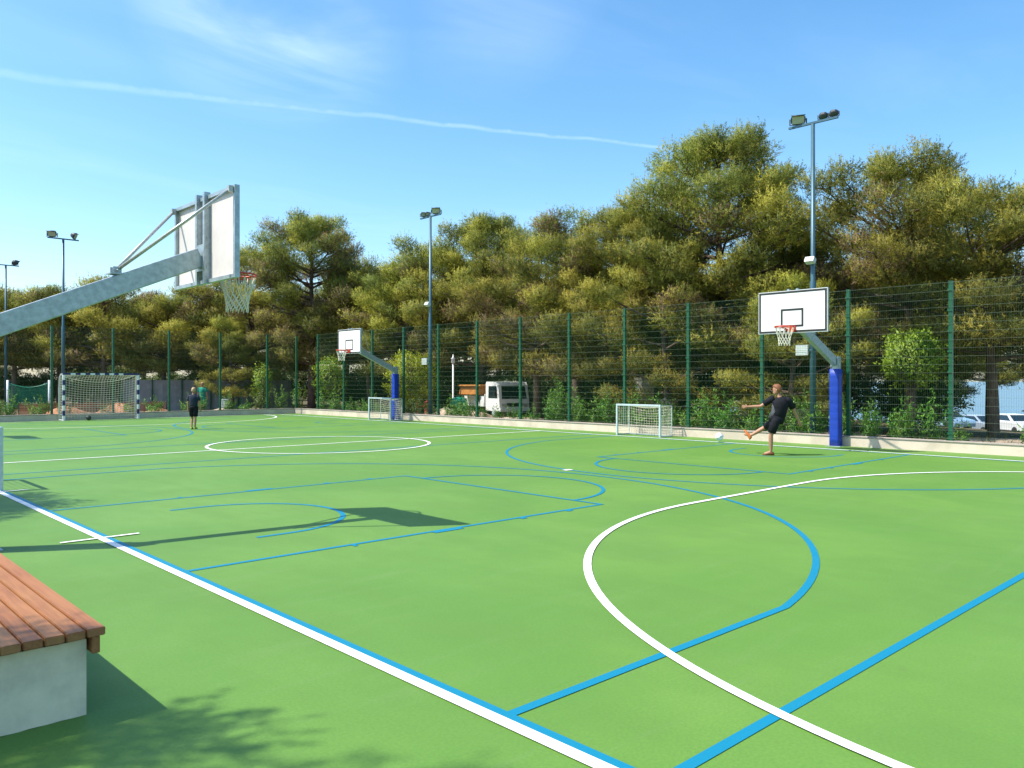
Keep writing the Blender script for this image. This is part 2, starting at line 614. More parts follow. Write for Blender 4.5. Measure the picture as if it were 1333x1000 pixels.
def ground_z(x, y):
    drop = 5.0 * smooth01((x - 0.55 * y - 22.0) / 75.0) + 6.0 * smooth01((x - 110.0) / 80.0)
    bump = 0.10 * math.sin(x * 0.9 + y * 0.35) * math.sin(y * 0.7 - x * 0.2) if (x > 24 or y > 43 or x < -2) else 0
    return -0.13 - drop + bump


ax = [-6000, -2500, -900, -350, -150, -80] + [float(v) for v in range(-50, 110, 3)] + [120, 140, 170, 210, 260, 400]
ay = [-6000, -2500, -900, -350, -150, -80] + [float(v) for v in range(-50, 130, 3)] + [150, 200, 300, 600, 1500, 3500, 8000]
gb = MB()
gb.v = [(x, y, ground_z(x, y)) for y in ay for x in ax]
for j in range(len(ay) - 1):
    for i in range(len(ax) - 1):
        a = j * len(ax) + i
        gb.face((a, a + 1, a + len(ax) + 1, a + len(ax)), True)
tag(gb.build('ground', M['ground']), kind='structure')
sb = MB()
sb.quad((60, -9000, -7.6), (14000, -9000, -7.6), (14000, 14000, -7.6), (60, 14000, -7.6))
tag(sb.build('sea', M['sea']), kind='structure')

cb = MB()
cb.box(((KX - 1.5) / 2, (KY - 7.0) / 2, -0.1), (KX + 1.5, KY + 7.0, 0.2))
tag(cb.build('court_surface', M['court']), kind='structure')

kb = MB()
kb.box((KX + 0.125, (KY - 10) / 2, 0.055), (0.25, KY + 10.0, 0.37))
tag(kb.build('kerb', M['kerb'], bevel=0.008), kind='structure')
kb = MB()
kb.box((KX + 0.115, (KY - 10) / 2, 0.2595), (0.27, KY + 10.0, 0.035))
tag(kb.build('kerb_cap', M['kerb_cap'], bevel=0.008), kind='structure')
kb = MB()
kb.box(((KX + 0.25 - 30) / 2, KY + 0.128, 0.055), (KX + 0.25 + 30, 0.25, 0.37))
tag(kb.build('kerb', M['kerb'], bevel=0.008), kind='structure')
kb = MB()
kb.box(((KX - 0.022 - 30) / 2, KY + 0.118, 0.2595), (KX - 0.022 + 30, 0.27, 0.035))
tag(kb.build('kerb_cap', M['kerb_cap'], bevel=0.008), kind='structure')

# gravel strip and pale service track behind the right-hand fence
tb = MB()
pts = []
for i in range(40):
    y = -8 + i * 1.4
    w = 1.6 + 0.5 * math.sin(i * 0.9)
    x = 25.8 + 0.9 * math.sin(y * 0.13) + max(0, 12 - y) * 0.22
    pts.append((x - w, x + w, y))
for (a, b, y), (a2, b2, y2) in zip(pts, pts[1:]):
    tb.quad((a, y, ground_z(a, y) + 0.06), (b, y, ground_z(b, y) + 0.06), (b2, y2, ground_z(b2, y2) + 0.06), (a2, y2, ground_z(a2, y2) + 0.06))
tag(tb.build('path', M['sand']), kind='structure')

# painted lines --------------------------------------------------------------
ZW, ZB = 0.008, 0.004


def line_obj(name, pts, w, z, mat, closed=False):
    """flat painted strip along a polyline"""
    mb = MB()
    P = [Vector((p[0], p[1], z)) for p in pts]
    n = len(P)
    L = []
    for i in range(n):
        if closed:
            t = (P[(i + 1) % n] - P[i - 1]).normalized()
        else:
            t = (P[min(i + 1, n - 1)] - P[max(i - 1, 0)]).normalized()
        s = Vector((-t.y, t.x, 0)) * w / 2
        L.append((P[i] + s, P[i] - s))
    for p in L:
        mb.v += [tuple(p[0]), tuple(p[1])]
    for i in range(n if closed else n - 1):
        j = (i + 1) % n
        mb.face((2 * i, 2 * i + 1, 2 * j + 1, 2 * j))
    return tag(mb.build(name, mat), kind='structure')


def arc(cx, cy, r, a0, a1, n=64):
    return [(cx + r * math.cos(math.radians(a0 + (a1 - a0) * i / n)), cy + r * math.sin(math.radians(a0 + (a1 - a0) * i / n))) for i in range(n + 1)]


WL, BL = M['line_white'], M['line_blue']
XM, YM = (XN + XF) / 2, (YN + YF) / 2
line_obj('white_sideline', [(XN, -5.5), (XN, YF + 0.04)], 0.08, ZW, WL)
line_obj('white_sideline', [(XF, -5.5), (XF, YF + 0.04)], 0.08, ZW, WL)
line_obj('white_goal_line', [(XN + 0.04, YF), (XF - 0.04, YF)], 0.08, ZW, WL)
line_obj('white_goal_line', [(XN + 0.04, YN), (5.0, YN)], 0.08, ZW + 0.003, WL)
line_obj('white_halfway_line', [(XN + 0.04, YM), (XF - 0.04, YM)], 0.08, ZW, WL)
line_obj('white_centre_circle', arc(XM, YM, 2.94, 0, 359, 96)[:-1], 0.08, ZW + 0.003, WL, closed=True)
for y0, sgn in ((YN, 1), (YF, -1)):
    pts = arc(XM + 1.63, y0, 6.0, 0, 90 * sgn, 48) + arc(XM - 1.63, y0, 6.0, 90 * sgn, 180 * sgn, 48)
    line_obj('white_goal_area_line', pts, 0.075, ZW + 0.002, WL)
for yy in (9.46, 14.48, 24.55, 29.6):
    for x0 in (XN, XF):
        if yy > 20 and x0 == XF:
            continue
        if x0 == XN:
            line_obj('white_bench_mark', [(x0 - 0.40, yy), (x0 + 0.40, yy)], 0.05, ZW + 0.004, WL)
line_obj('white_centre_mark', [(11.33, 10.57), (11.53, 10.57)], 0.12, ZW, WL)


def basket_lines(yc):
    hw = 7.55
    b0, b1 = XN + 0.068, XF - 0.068
    for yy in (yc - hw, yc + hw):
        line_obj('blue_side_line', [(b0 + 0.03, yy), (b1 - 0.03, yy)], 0.066, ZB, BL)
    for b, s in ((b0, 1), (b1, -1)):
        line_obj('blue_end_line', [(b, yc - hw - (5.5 if yc < 15 else 0.03)), (b, yc + hw + (4.6 if yc < 15 else 0.03))], 0.066, ZB + 0.0015, BL)
        bx = b + s * 1.575
        ft = b + s * 5.78
        h = 2.32
        ang = (lambda a: a) if s > 0 else (lambda a: 180 - a)
        # three-point line
        a = math.degrees(math.acos(min(1, 0 / 1))) if False else math.degrees(math.asin(6.60 / 6.73))
        pts = [(b + s * 0.03, yc - 6.60)] + [(bx + s * 6.73 * math.cos(math.radians(t)), yc + 6.73 * math.sin(math.radians(t))) for t in np.linspace(-a, a, 80)] + [(b + s * 0.03, yc + 6.60)]
        line_obj('blue_three_point_line', pts, 0.066, ZB + 0.0008, BL)
        # key and free-throw half circle
        line_obj('blue_key_line', [(b + s * 0.03, yc - h), (ft, yc - h)], 0.060, ZB, BL)
        line_obj('blue_key_line', [(b + s * 0.03, yc + h), (ft, yc + h)], 0.060, ZB, BL)
        line_obj('blue_free_throw_line', [(ft, yc - h - 0.025), (ft, yc + h + 0.025)], 0.060, ZB + 0.0012, BL)
        pts = [(ft + s * 1.8 * math.cos(t), yc + 1.8 * math.sin(t)) for t in np.linspace(-PI / 2, PI / 2, 40)]
        line_obj('blue_free_throw_arc', pts, 0.060, ZB + 0.0018, BL)
        pts = [(bx - s * 0.375, yc - 1.27)] + [(bx + s * 1.27 * math.cos(t), yc + 1.27 * math.sin(t)) for t in np.linspace(-PI / 2, PI / 2, 36)] + [(bx - s * 0.375, yc + 1.27)]
        line_obj('blue_no_charge_arc', pts, 0.066, ZB, BL)
        # rebound marks beside the key
        for k, wd in ((1.75, 0.05), (3.0, 0.42), (4.2, 0.10), (5.05, 0.10)):
            for q in (-1, 1):
                yy = yc + q * (h + 0.055)
                line_obj('blue_rebound_mark', [(b + s * (k - wd / 2), yy), (b + s * (k + wd / 2), yy)], 0.09, ZB + 0.001, BL)


basket_lines(9.62)
basket_lines(29.4)

# ------------------------------------------------------------------ bench
bench = thing('bench', 'wooden slatted bench on a white concrete base beside the court', 'bench', (0, 0, 0))
mb = MB()
nseg_ = 22
lo_a, lo_b, hi_a, hi_b = [], [], [], []
for k in range(nseg_ + 1):
    x = 0.40 + 0.84 * k / nseg_
    zz = 0.004 * (0.5 + 0.5 * math.sin(k * 1.7)) * rng.uniform(0.2, 1.0)
    lo_a.append((x, 4.52 + rng.uniform(-.0015, .0015), zz))
    hi_a.append((x, 4.52 + rng.uniform(-.0015, .0015), 0.39 + rng.uniform(-.0015, .0015)))
    lo_b.append((x, 8.08, 0.0))
    hi_b.append((x, 8.08, 0.39))
for k in range(nseg_):
    mb.quad(lo_a[k], lo_a[k + 1], hi_a[k + 1], hi_a[k])
    mb.quad(hi_a[k], hi_a[k + 1], hi_b[k + 1], hi_b[k])
    mb.quad(lo_b[k + 1], lo_b[k], hi_b[k], hi_b[k + 1])
mb.quad(lo_a[-1], lo_b[-1], hi_b[-1], hi_a[-1])
mb.quad(lo_b[0], lo_a[0], hi_a[0], hi_b[0])
mb.build('base', M['white_render'], bench)
sl_m = MB().box((0, 0, 0), (0.086, 3.62, 0.042)).mesh('slat', M['wood'])
bm_ = bmesh.new()
bm_.from_mesh(sl_m)
bmesh.ops.bevel(bm_, geom=list(bm_.edges), offset=0.004, segments=2, affect='EDGES')
bm_.to_mesh(sl_m)
bm_.free()
for k in range(9):
    o = link('slat', sl_m, bench)
    o.location = (1.315 - 0.043 - k * 0.0955, 6.27 + rng.uniform(-0.004, 0.004), 0.4305 + rng.uniform(-0.001, 0.001))
for k, yy in enumerate((4.60, 6.3, 7.95)):
    MB().box((0.83, yy, 0.400), (0.80, 0.07, 0.0185)).build('batten', M['wood'], bench)
MB().box((1.275, 6.27, 0.362), (0.04, 3.58, 0.088)).build('side_board', M['wood'], bench, bevel=0.005)

# ------------------------------------------------------------------ basketball stands
def strand(mb, pts, r=0.006, n=4):
    mb.tube(pts, r, n, caps=False)


def make_stand(label, loc, rz, group):
    t = thing('basketball_stand', label, 'basketball hoop', loc, rz, group)
    mb = MB()
    mb.box((0, 0, 0.008), (0.40, 0.40, 0.016)).box((0, 0, 1.07), (0.16, 0.16, 2.10))
    pole = mb.build('pole', M['galv'], t)
    mb = MB()
    for k in (-1, 1):
        mb.box((0.0, k * 0.085, 2.20), (0.20, 0.012, 0.36))
    mb.box((0.0, 0, 2.125), (0.24, 0.20, 0.014))
    mb.tube([(-0.05, -0.115, 2.27), (-0.05, 0.115, 2.27)], 0.016, 8)
    mb.tube([(0.06, -0.115, 2.17), (0.06, 0.115, 2.17)], 0.016, 8)
    mb.build('pole_head', M['galv'], t)
    # blue pad: rounded box with strap seams
    mb = MB()
    ring = []
    hw, rc = 0.130, 0.04
    sec = []
    for cx, cy, a in ((1, 1, 0), (-1, 1, 90), (-1, -1, 180), (1, -1, 270)):
        for k in range(5):
            an = math.radians(a + 22.5 * k)
            sec.append((cx * (hw - rc) + rc * math.cos(an), cy * (hw - rc) + rc * math.sin(an)))
    zs = [0.02]
    for k in range(1, 9):
        zs += [k * 0.226 - 0.012, k * 0.226, k * 0.226 + 0.012]
    zs.append(2.045)
    for z in zs:
        seam = any(abs(z - k * 0.226) < 0.004 for k in range(1, 9))
        q = 0.990 if seam else 1.0
        ring.append([(x * q, y * q, z) for x, y in sec])
    mb.loft(ring)
    mb.build('pad', M['pad_blue'], t)
    # arm, rising 24 degrees towards the board
    A, B = Vector((-0.10, 0, 2.165)), Vector((2.28, 0, 3.215))
    mb = MB()
    mb.bar(A, B, 0.13, 0.225)
    mb.build('arm', M['galv'], t, bevel=0.012)
    mb = MB()
    dirv = (B - A).normalized()
    up = Vector((-dirv.z, 0, dirv.x))
    q = A + dirv * 1.62 + up * 0.125
    for s in (-1, 1):
        mb.box(q + Vector((0, s * 0.05, 0.03)), (0.09, 0.012, 0.09))
    mb.box(q + Vector((0, 0, -0.004)), (0.16, 0.15, 0.014))
    mb.tube([q + Vector((0.0, -0.09, 0.035)), q + Vector((0.0, 0.09, 0.035))], 0.012, 8)
    mb.build('brace_bracket', M['galv'], t)
    for s in (-1, 1):
        mb = MB()
        mb.tube([q + Vector((0.0, s * 0.035, 0.035)), (2.285, s * 0.85, 3.895)], 0.019, 10)
        mb.box((2.285, s * 0.85, 3.90), (0.05, 0.05, 0.07))
        mb.build('brace', M['galv_light'], t)
    # board
    z0, z1, hy = 2.90, 3.95, 0.90
    mb = MB()
    mb.box((2.366, 0, (z0 + z1) / 2), (0.020, 2 * hy - 0.014, z1 - z0 - 0.014))
    me = mb.mesh('board', [M['board_white'], M['board_back']])
    for p in me.polygons:
        if p.normal.x < -0.5:
            p.material_index = 1
    board = link('board', me, t)
    mb = MB()                                           # angle-iron frame round the edge
    fx = 2.346
    for s in (-1, 1):
        mb.box((fx, s * (hy - 0.022), (z0 + z1) / 2), (0.058, 0.044, z1 - z0))
    for z in (z0 + 0.022, z1 - 0.022):
        mb.box((fx, 0, z), (0.056, 2 * hy - 0.088, 0.043))
    mb.build('frame', M['galv'], board)
    mb = MB()
    for s in (-1, 1):
        mb.box((2.318, s * 0.115, (z0 + z1) / 2 + 0.015), (0.075, 0.05, z1 - z0 + 0.05))
        for zz in (2.98, 3.09, 3.34, 3.45):
            mb.tube([(2.318, s * 0.085, zz), (2.318, s * 0.150, zz)], 0.014, 6)
    mb.box((2.292, 0, 3.21), (0.016, 0.30, 0.32))
    mb.build('mounting_channel', M['galv'], board)
    mb = MB()                                           # printed black outline and target
    x = 2.3785
    lw = 0.05
    for (ya, yb, za, zb) in ((-hy + .018, hy - .018, z0 + .018, z0 + .018 + lw), (-hy + .018, hy - .018, z1 - .018 - lw, z1 - .018),
                             (-hy + .018, -hy + .018 + lw, z0 + .068, z1 - .068), (hy - .018 - lw, hy - .018, z0 + .068, z1 - .068),
                             (-.295, .295, 3.05, 3.10), (-.295, .295, 3.45, 3.50), (-.295, -.245, 3.10, 3.45), (.245, .295, 3.10, 3.45)):
        mb.box((x, (ya + yb) / 2, (za + zb) / 2), (0.003, yb - ya, zb - za))
    mb.build('marking', M['black_paint'], board)
    # hoop and net
    cx, cz, R = 2.378 + 0.15 + 0.225, 3.05, 0.228
    mb = MB()
    mb.tube([(cx + R * math.cos(2 * PI * k / 40), R * math.sin(2 * PI * k / 40), cz) for k in range(40)], 0.011, 8, closed=True)
    mb.tube([(cx + (R + .004) * math.cos(2 * PI * k / 40), (R + .004) * math.sin(2 * PI * k / 40), cz - 0.03) for k in range(40)], 0.008, 6, closed=True)
    mb.box((2.388, 0, cz - 0.045), (0.016, 0.20, 0.15))
    for s in (-1, 1):
        mb.bar((2.392, s * 0.075, cz - 0.005), (cx - R * 0.93, s * 0.105, cz), 0.016, 0.016)
        mb.bar((2.392, s * 0.075, cz - 0.10), (cx - R * 0.80, s * 0.14, cz - 0.015), 0.014, 0.05)
    hoop = mb.build('hoop', M['hoop_red'], t)
    mb = MB()
    n = 12
    prof = [(0.0, 0.222), (0.13, 0.185), (0.235, 0.152), (0.30, 0.138), (0.36, 0.130), (0.42, 0.132)]

    def ringpt(i, lev):
        zz, rr = prof[lev]
        a = 2 * PI * i / (2 * n)
        return Vector((cx + rr * math.cos(a), rr * math.sin(a), cz - 0.02 - zz))
    for k in range(n):
        i = 2 * k
        strand(mb, [ringpt(i, 0), ringpt(i + 0.35, 1), ringpt(i + 1, 2)], 0.0058)
        strand(mb, [ringpt(i, 0), ringpt(i - 0.35, 1), ringpt(i - 1, 2)], 0.0058)
        for lev in range(2, 5):
            j = i + (1 if lev % 2 == 0 else 0)
            strand(mb, [ringpt(j, lev), ringpt(j + 1, lev + 1)], 0.0075)
            strand(mb, [ringpt(j, lev), ringpt(j - 1, lev + 1)], 0.0075)
        strand(mb, [ringpt(i + (1 if 5 % 2 == 0 else 0), 5), ringpt(i + 0, 5) - Vector((0, 0, 0.03))], 0.006)
    mb.build('net', M['net_white'], hoop)
    return t


G_ST = 'basketball stands along both sidelines'
st = make_stand('nearest basketball stand, seen from behind with its bare board and long grey arm', (1.62, 9.65, 0), 0, G_ST)
copy_thing(st, 'basketball stand with blue padded post beside the kicking player', (20.83, 9.60, 0), PI, G_ST)
copy_thing(st, 'small distant basketball stand whose blue post rises behind the far mini goal', (20.83, 29.75, 0), PI, G_ST)
copy_thing(st, 'basketball stand beyond the left picture edge that only casts a shadow', (1.62, 29.5, 0), 0, G_ST)

# ------------------------------------------------------------------ goals
def net_patch(mb, fn, nu, nv, r, su=8):
    """cords over the surface fn(u,v)"""
    for i in range(nu + 1):
        mb.tube([fn(i / nu, k / su) for k in range(su + 1)], r, 3, caps=False)
    for j in range(nv + 1):
        mb.tube([fn(k / su, j / nv) for k in range(su + 1)], r, 3, caps=False)


def make_mini_goal(label, loc, rz, group):
    """opening towards local +x, goal line along y"""
    t = thing('mini_goal', label, 'goal', loc, rz, group)
    w, h, dp = 1.74, 1.0, 0.62
    for s in (-1, 1):
        MB().box((0, s * (w / 2 - 0.03), h / 2), (0.06, 0.06, h)).build('post', M['alu'], t, bevel=0.008)
    MB().box((0, 0, h - 0.03), (0.056, w - 0.122, 0.06)).build('crossbar', M['alu'], t, bevel=0.008)
    for s in (-1, 1):
        mb = MB()
        mb.bar((-0.032, s * (w / 2 - 0.03), 0.022), (-dp, s * (w / 2 - 0.03), 0.022), 0.04, 0.04)
        mb.bar((-dp + 0.012, s * (w / 2 - 0.03), 0.043), (-dp + 0.012, s * (w / 2 - 0.03), h - 0.05), 0.024, 0.024)
        mb.bar((-0.032, s * (w / 2 - 0.03), h - 0.035), (-dp + 0.024, s * (w / 2 - 0.03), h - 0.035), 0.022, 0.022)
        mb.build('side_frame', M['alu'], t)
    MB().bar((-dp + 0.012, -w / 2 + 0.045, 0.022), (-dp + 0.012, w / 2 - 0.045, 0.022), 0.036, 0.036).build('ground_bar', M['alu'], t)
    mb = MB()
    yy = w / 2 - 0.05

    def back(u, v):
        sag = 0.10 * math.sin(PI * v) * math.sin(PI * u)
        top = h - 0.05 - 0.10 * math.sin(PI * u)
        return (-dp + 0.03 - sag * 0.5, -yy + 2 * yy * u, top + (0.04 - top) * v)

    def roof(u, v):
        return (-0.03 + (-dp + 0.06) * v, -yy + 2 * yy * u, h - 0.05 - 0.10 * math.sin(PI * u) * v)
    net_patch(mb, back, 17, 10, 0.0042)
    net_patch(mb, roof, 17, 6, 0.0042)
    for s in (-1, 1):
        net_patch(mb, lambda u, v, s=s: (-0.03 - (dp - 0.05) * u, s * (yy + 0.01), h - 0.06 - (h - 0.10) * v), 6, 10, 0.0042, 2)
    mb.build('net', M['net_white'], t)
    return t


G_MG = 'aluminium mini goals on the sidelines'
mg = make_mini_goal('small aluminium mini goal in front of the kerb, left of the kicking player', (20.12, 15.60, 0), PI, G_MG)
copy_thing(mg, 'distant small aluminium mini goal in front of the blue padded post', (20.12, 29.92, 0), PI, G_MG)
copy_thing(mg, 'aluminium mini goal cut by the left picture edge, only its post showing', (2.80, 15.55, 0), 0, G_MG)

hg = thing('handball_goal', 'large handball goal with blue and white striped frame at the far end', 'goal', (XM, YF + 0.05, 0), 0)
HW_, HH = 1.54, 2.0
for s in (-1, 1):
    mb = MB()
    n = 9
    for k in range(n):
        mb.mi = k % 2
        z0_, z1_ = k * 2.0 / n, (k + 1) * 2.0 / n
        mb.box((s * HW_, 0, (z0_ + z1_) / 2), (0.085, 0.085, z1_ - z0_))
    mb.mi = 1
    mb.box((s * HW_, 0, 2.04), (0.085, 0.085, 0.08))
    mb.build('post', [M['goal_white'], M['goal_blue']], hg)
mb = MB()
cuts = [-1.4975, -1.28]
while cuts[-1] + 0.197 < 1.27:
    cuts.append(cuts[-1] + 0.197)
cuts[-1] = 1.28
cuts.append(1.4975)
for k, (a, b) in enumerate(zip(cuts, cuts[1:])):
    mb.mi = (k + 1) % 2
    if k == len(cuts) - 2:
        mb.mi = 1
    mb.box(((a + b) / 2, 0, 2.04), (b - a, 0.083, 0.079))
mb.build('crossbar', [M['goal_white'], M['goal_blue']], hg)
for s in (-1, 1):
    mb = MB()
    mb.tube([(s * HW_, 0.04, 2.04), (s * (HW_ + .05), 0.30, 2.02), (s * (HW_ + .06), 0.45, 1.90), (s * (HW_ + .06), 0.53, 1.4), (s * (HW_ + .05), 0.60, 0.05)], 0.02, 8)
    mb.tube([(s * (HW_ + .05), 0.60, 0.03), (s * HW_, 0.04, 0.03)], 0.02, 8)
    mb.build('net_support', M['goal_white'], hg)
mb = MB()


def hback(u, v):
    sag = math.sin(PI * u)
    top = 1.98 - 0.30 * sag ** 0.8
    return (-1.56 + 3.12 * u, 0.46 + 0.14 * v + 0.06 * sag * math.sin(PI * v), top + (0.04 - top) * v)


def htop(u, v):
    sag = math.sin(PI * u)
    return (-1.54 + 3.08 * u, 0.05 + 0.41 * v, 2.0 - (0.02 + 0.30 * sag ** 0.8) * v ** 1.3)


net_patch(mb, hback, 26, 17, 0.0085, 10)
net_patch(mb, htop, 26, 4, 0.0085, 10)
for s in (-1, 1):
    net_patch(mb, lambda u, v, s=s: (s * (1.55 + 0.03 * u), 0.06 + (0.42 + 0.10 * v) * u, 1.98 - 1.94 * v), 4, 17, 0.0065, 3)
mb.tube([htop(k / 16, 1.0) for k in range(17)], 0.016, 6)
mb.build('net', M['net_white'], hg)

# ------------------------------------------------------------------ fences
PITCH = 2.522
post_mb = MB().box((0, 0, 2.18), (0.085, 0.085, 3.94)).box((0, 0, 4.158), (0.095, 0.095, 0.016)).box((0, 0, 0.285), (0.17, 0.17, 0.012))
for k in range(8):
    post_mb.box((0, 0.052, 0.45 + k * 0.5), (0.12, 0.022, 0.045))
post_me = post_mb.mesh('post', M['fence_green'])
pan = MB()
for k in range(20):
    z = 0.33 + k * 0.2
    for s in (-1, 1):
        pan.box((0, s * 0.006, z), (PITCH - 0.02, 0.0036, 0.0036))
nv = int(PITCH / 0.05)
pan.mi = 1
for k in range(nv + 1):
    x = -PITCH / 2 + 0.02 + k * (PITCH - 0.04) / nv
    pan.box((x, 0, 2.23), (0.0021, 0.0021, 3.84))
panel_me = pan.mesh('wire_panel', [M['wire_green'], M['fence_green']])


def fence(label, group, p0, dirv, n):
    """posts every PITCH from p0"""
    t = thing('mesh_fence', label, 'fence', (p0[0], p0[1], 0), math.atan2(dirv[1], dirv[0]), group)
    for k in range(n + 1):
        o = link('post', post_me, t)
        o.location = (k * PITCH, 0, 0)
        if k < n:
            q = link('wire_panel', panel_me, t)
            q.location = ((k + 0.5) * PITCH, 0.065, 0)
    return t


FX, FY = KX + 0.16, KY + 0.16
# posts of the right fence stand at Y = 6.90 + k*PITCH
fence('tall green wire mesh fence on the kerb behind the kicking player', 'green fences round the court', (FX, 6.90 - 4 * PITCH, 0), (0, 1), 16)
fence('tall green wire mesh fence behind the handball goal', 'green fences round the court', (19.53 - 14 * PITCH, FY, 0), (1, 0), 14)
cf = thing('mesh_fence', 'narrow corner bay of green mesh where the two tall fences meet', 'fence', (19.53, FY, 0), 0, 'green fences round the court')
q = link('wire_panel', panel_me, cf)
q.location = (0.80, 0.065, 0)
q.scale = (0.60, 1, 1)
o = link('post', post_me, cf)
o.location = (FX - 19.53 + 0.03, 0, 0)

# ------------------------------------------------------------------ floodlight masts
def floodlight(parent, loc, yaw, pitch, size=1.0, n='floodlight'):
    """lamp head: deep tapered housing, glass in front; looks along local +x before yaw/pitch"""
    R = Matrix.Rotation(yaw, 3, 'Z') @ Matrix.Rotation(pitch, 3, 'Y')
    c = Vector(loc) + Vector((0, 0, 0.20 * size))

    def tr(p):
        return c + R @ (Vector(p) * size)
    mb = MB()
    rings = []
    for x, hy, hz in ((-0.17, 0.09, 0.06), (-0.13, 0.16, 0.11), (-0.02, 0.24, 0.165), (0.07, 0.26, 0.18), (0.09, 0.26, 0.18)):
        sec = []
        for k in range(16):
            a = 2 * PI * k / 16
            e = 0.6
            sec.append(tr((x, hy * math.copysign(abs(math.cos(a)) ** e, math.cos(a)), hz * math.copysign(abs(math.sin(a)) ** e, math.sin(a)))))
        rings.append(sec)
    mb.loft(rings)
    mb.loft([[tr((0.086, y, z)) for y, z in ((-.25, .165), (.25, .165), (.25, .185), (-.25, .185))], [tr((0.16, y, z)) for y, z in ((-.24, .165), (.24, .165), (.24, .18), (-.24, .18))]])
    head = mb.build(n, M['lamp_body'], parent)
    MB().loft([[tr((0.092, 0.21 * y, 0.14 * z)) for y, z in ((-1, -1), (1, -1), (1, 1), (-1, 1))], [tr((0.098, 0.20 * y, 0.13 * z)) for y, z in ((-1, -1), (1, -1), (1, 1), (-1, 1))]], smooth=False).build('glass', M['lamp_glass'], head)
    mb = MB()
    Rz = Matrix.Rotation(yaw, 3, 'Z')
    for s in (-1, 1):
        mb.bar(Vector(loc) + Rz @ Vector((0, s * 0.285 * size, -0.005)), c + Rz @ Vector((0, s * 0.285 * size, 0.02)), 0.04 * size, 0.014)
    mb.bar(Vector(loc) + Rz @ Vector((0, -0.28 * size, 0.0)), Vector(loc) + Rz @ Vector((0, 0.28 * size, 0.0)), 0.04 * size, 0.014)
    mb.build('bracket', M['lamp_body'], head)
    return head


def mast(label, loc, rz, lamps, H=9.05, box=True):
    """crossbar along local y"""
    t = thing('floodlight_mast', label, 'floodlight mast', loc, rz, 'floodlight masts round the courts')
    mb = MB()
    mb.tube([(0, 0, 0), (0, 0, 4.6), (0, 0, 4.65), (0, 0, H)], [0.085, 0.085, 0.065, 0.055], 14)
    mb.box((0, 0, 0.01), (0.34, 0.34, 0.02))
    mb.build('pole', M['mast'], t)
    MB().box((0, 0, H + 0.03), (0.06, 1.44, 0.06)).build('crossbar', M['mast'], t)
    for (y, yaw, pitch, size) in lamps:
        floodlight(t, (0, y, H + 0.075), yaw, pitch, size)
    if box:
        mb = MB()
        mb.box((-0.12, 0.26, 2.70), (0.06, 0.36, 0.29))
        for k in range(5):
            mb.box((-0.154, 0.26, 2.60 + k * 0.05), (0.008, 0.34, 0.012))
        b = mb.build('control_box', M['pale_plastic'], t)
        MB().box((-0.10, 0.04, 2.70), (0.03, 0.16, 0.05)).build('bracket', M['mast'], b)
        mb = MB()
        mb.box((-0.16, 0.0, 5.20), (0.16, 0.26, 0.15), Matrix.Rotation(0.5, 3, 'Y'))
        mb.build('sensor', M['pale_plastic'], t)
    return t


mast('tall blue grey floodlight mast behind the fence, nearest the kicking player', (21.62, 10.62, -0.1), 0,
     [(0.44, PI + 0.5, 0.5, 0.78), (-0.30, 0.25, 0.55, 0.50), (-0.60, 0.25, 0.55, 0.50)])
mast('tall floodlight mast behind the fence beside the round yellow bush', (21.62, 28.2, -0.1), 0,
     [(-0.42, PI + 0.7, 0.5, 0.8), (0.48, PI * 1.4, 0.45, 0.6), (0.20, PI * 1.5, 0.35, 0.5)])
mast('floodlight mast rising behind the striped handball goal', (11.4, 45.5, -0.1), PI / 2, [(0.5, 0.9 + PI / 2, 0.5, 0.9), (-0.5, -PI / 2 - 0.5, 0.4, 0.9)], box=False)
mast('farthest floodlight mast, at the left picture edge', (11.35, 58.2, -0.1), PI / 2, [(0.5, PI / 2 + 0.3, 0.5, 0.9), (-0.5, -PI / 2 + 0.5, 0.5, 0.9)], box=False)

# ------------------------------------------------------------------ vegetation
TAU = 2 * PI
ORD = ['first', 'second', 'third', 'fourth', 'fifth', 'sixth', 'seventh', 'eighth', 'ninth', 'tenth', 'eleventh', 'twelfth', 'thirteenth', 'fourteenth', 'fifteenth', 'sixteenth', 'seventeenth', 'eighteenth']
PENDING = []                     # (object, x, y, description) to be told apart by the fence bay they are seen through


def bearing(x, y):
    return math.atan2(x, y)


def bay_of(x, y):
    b = bearing(x, y)
    posts = [bearing(KX + 0.16, 6.90 + (k - 1) * 2.522) for k in range(14)]      # long fence, from the right
    if b > posts[0]:
        return 'rightmost long-fence bay'
    for k in range(13):
        if posts[k] >= b > posts[k + 1]:
            return '%s long-fence bay from right' % ORD[k]
    ends = [bearing(19.53 - k * 2.522, KY + 0.16) for k in range(9)]
    if b > ends[0]:
        return 'fence corner bay'
    for k in range(8):
        if ends[k] >= b > ends[k + 1]:
            return '%s goal-end fence bay from corner' % ORD[k]
    return 'bays left of the photo edge'


def name_by_bay():
    groups = {}
    for o, x, y, desc in PENDING:
        groups.setdefault((desc, bay_of(x, y)), []).append((bearing(x, y), o))
    for (desc, bay), L in groups.items():
        L.sort(key=lambda q: q[0])
        for i, (_, o) in enumerate(L):
            pos = '' if len(L) == 1 else (', leftmost' if i == 0 else (', rightmost' if i == len(L) - 1 else ', %s from left' % ORD[i]))
            o['label'] = '%s, %s%s' % (desc, bay, pos)




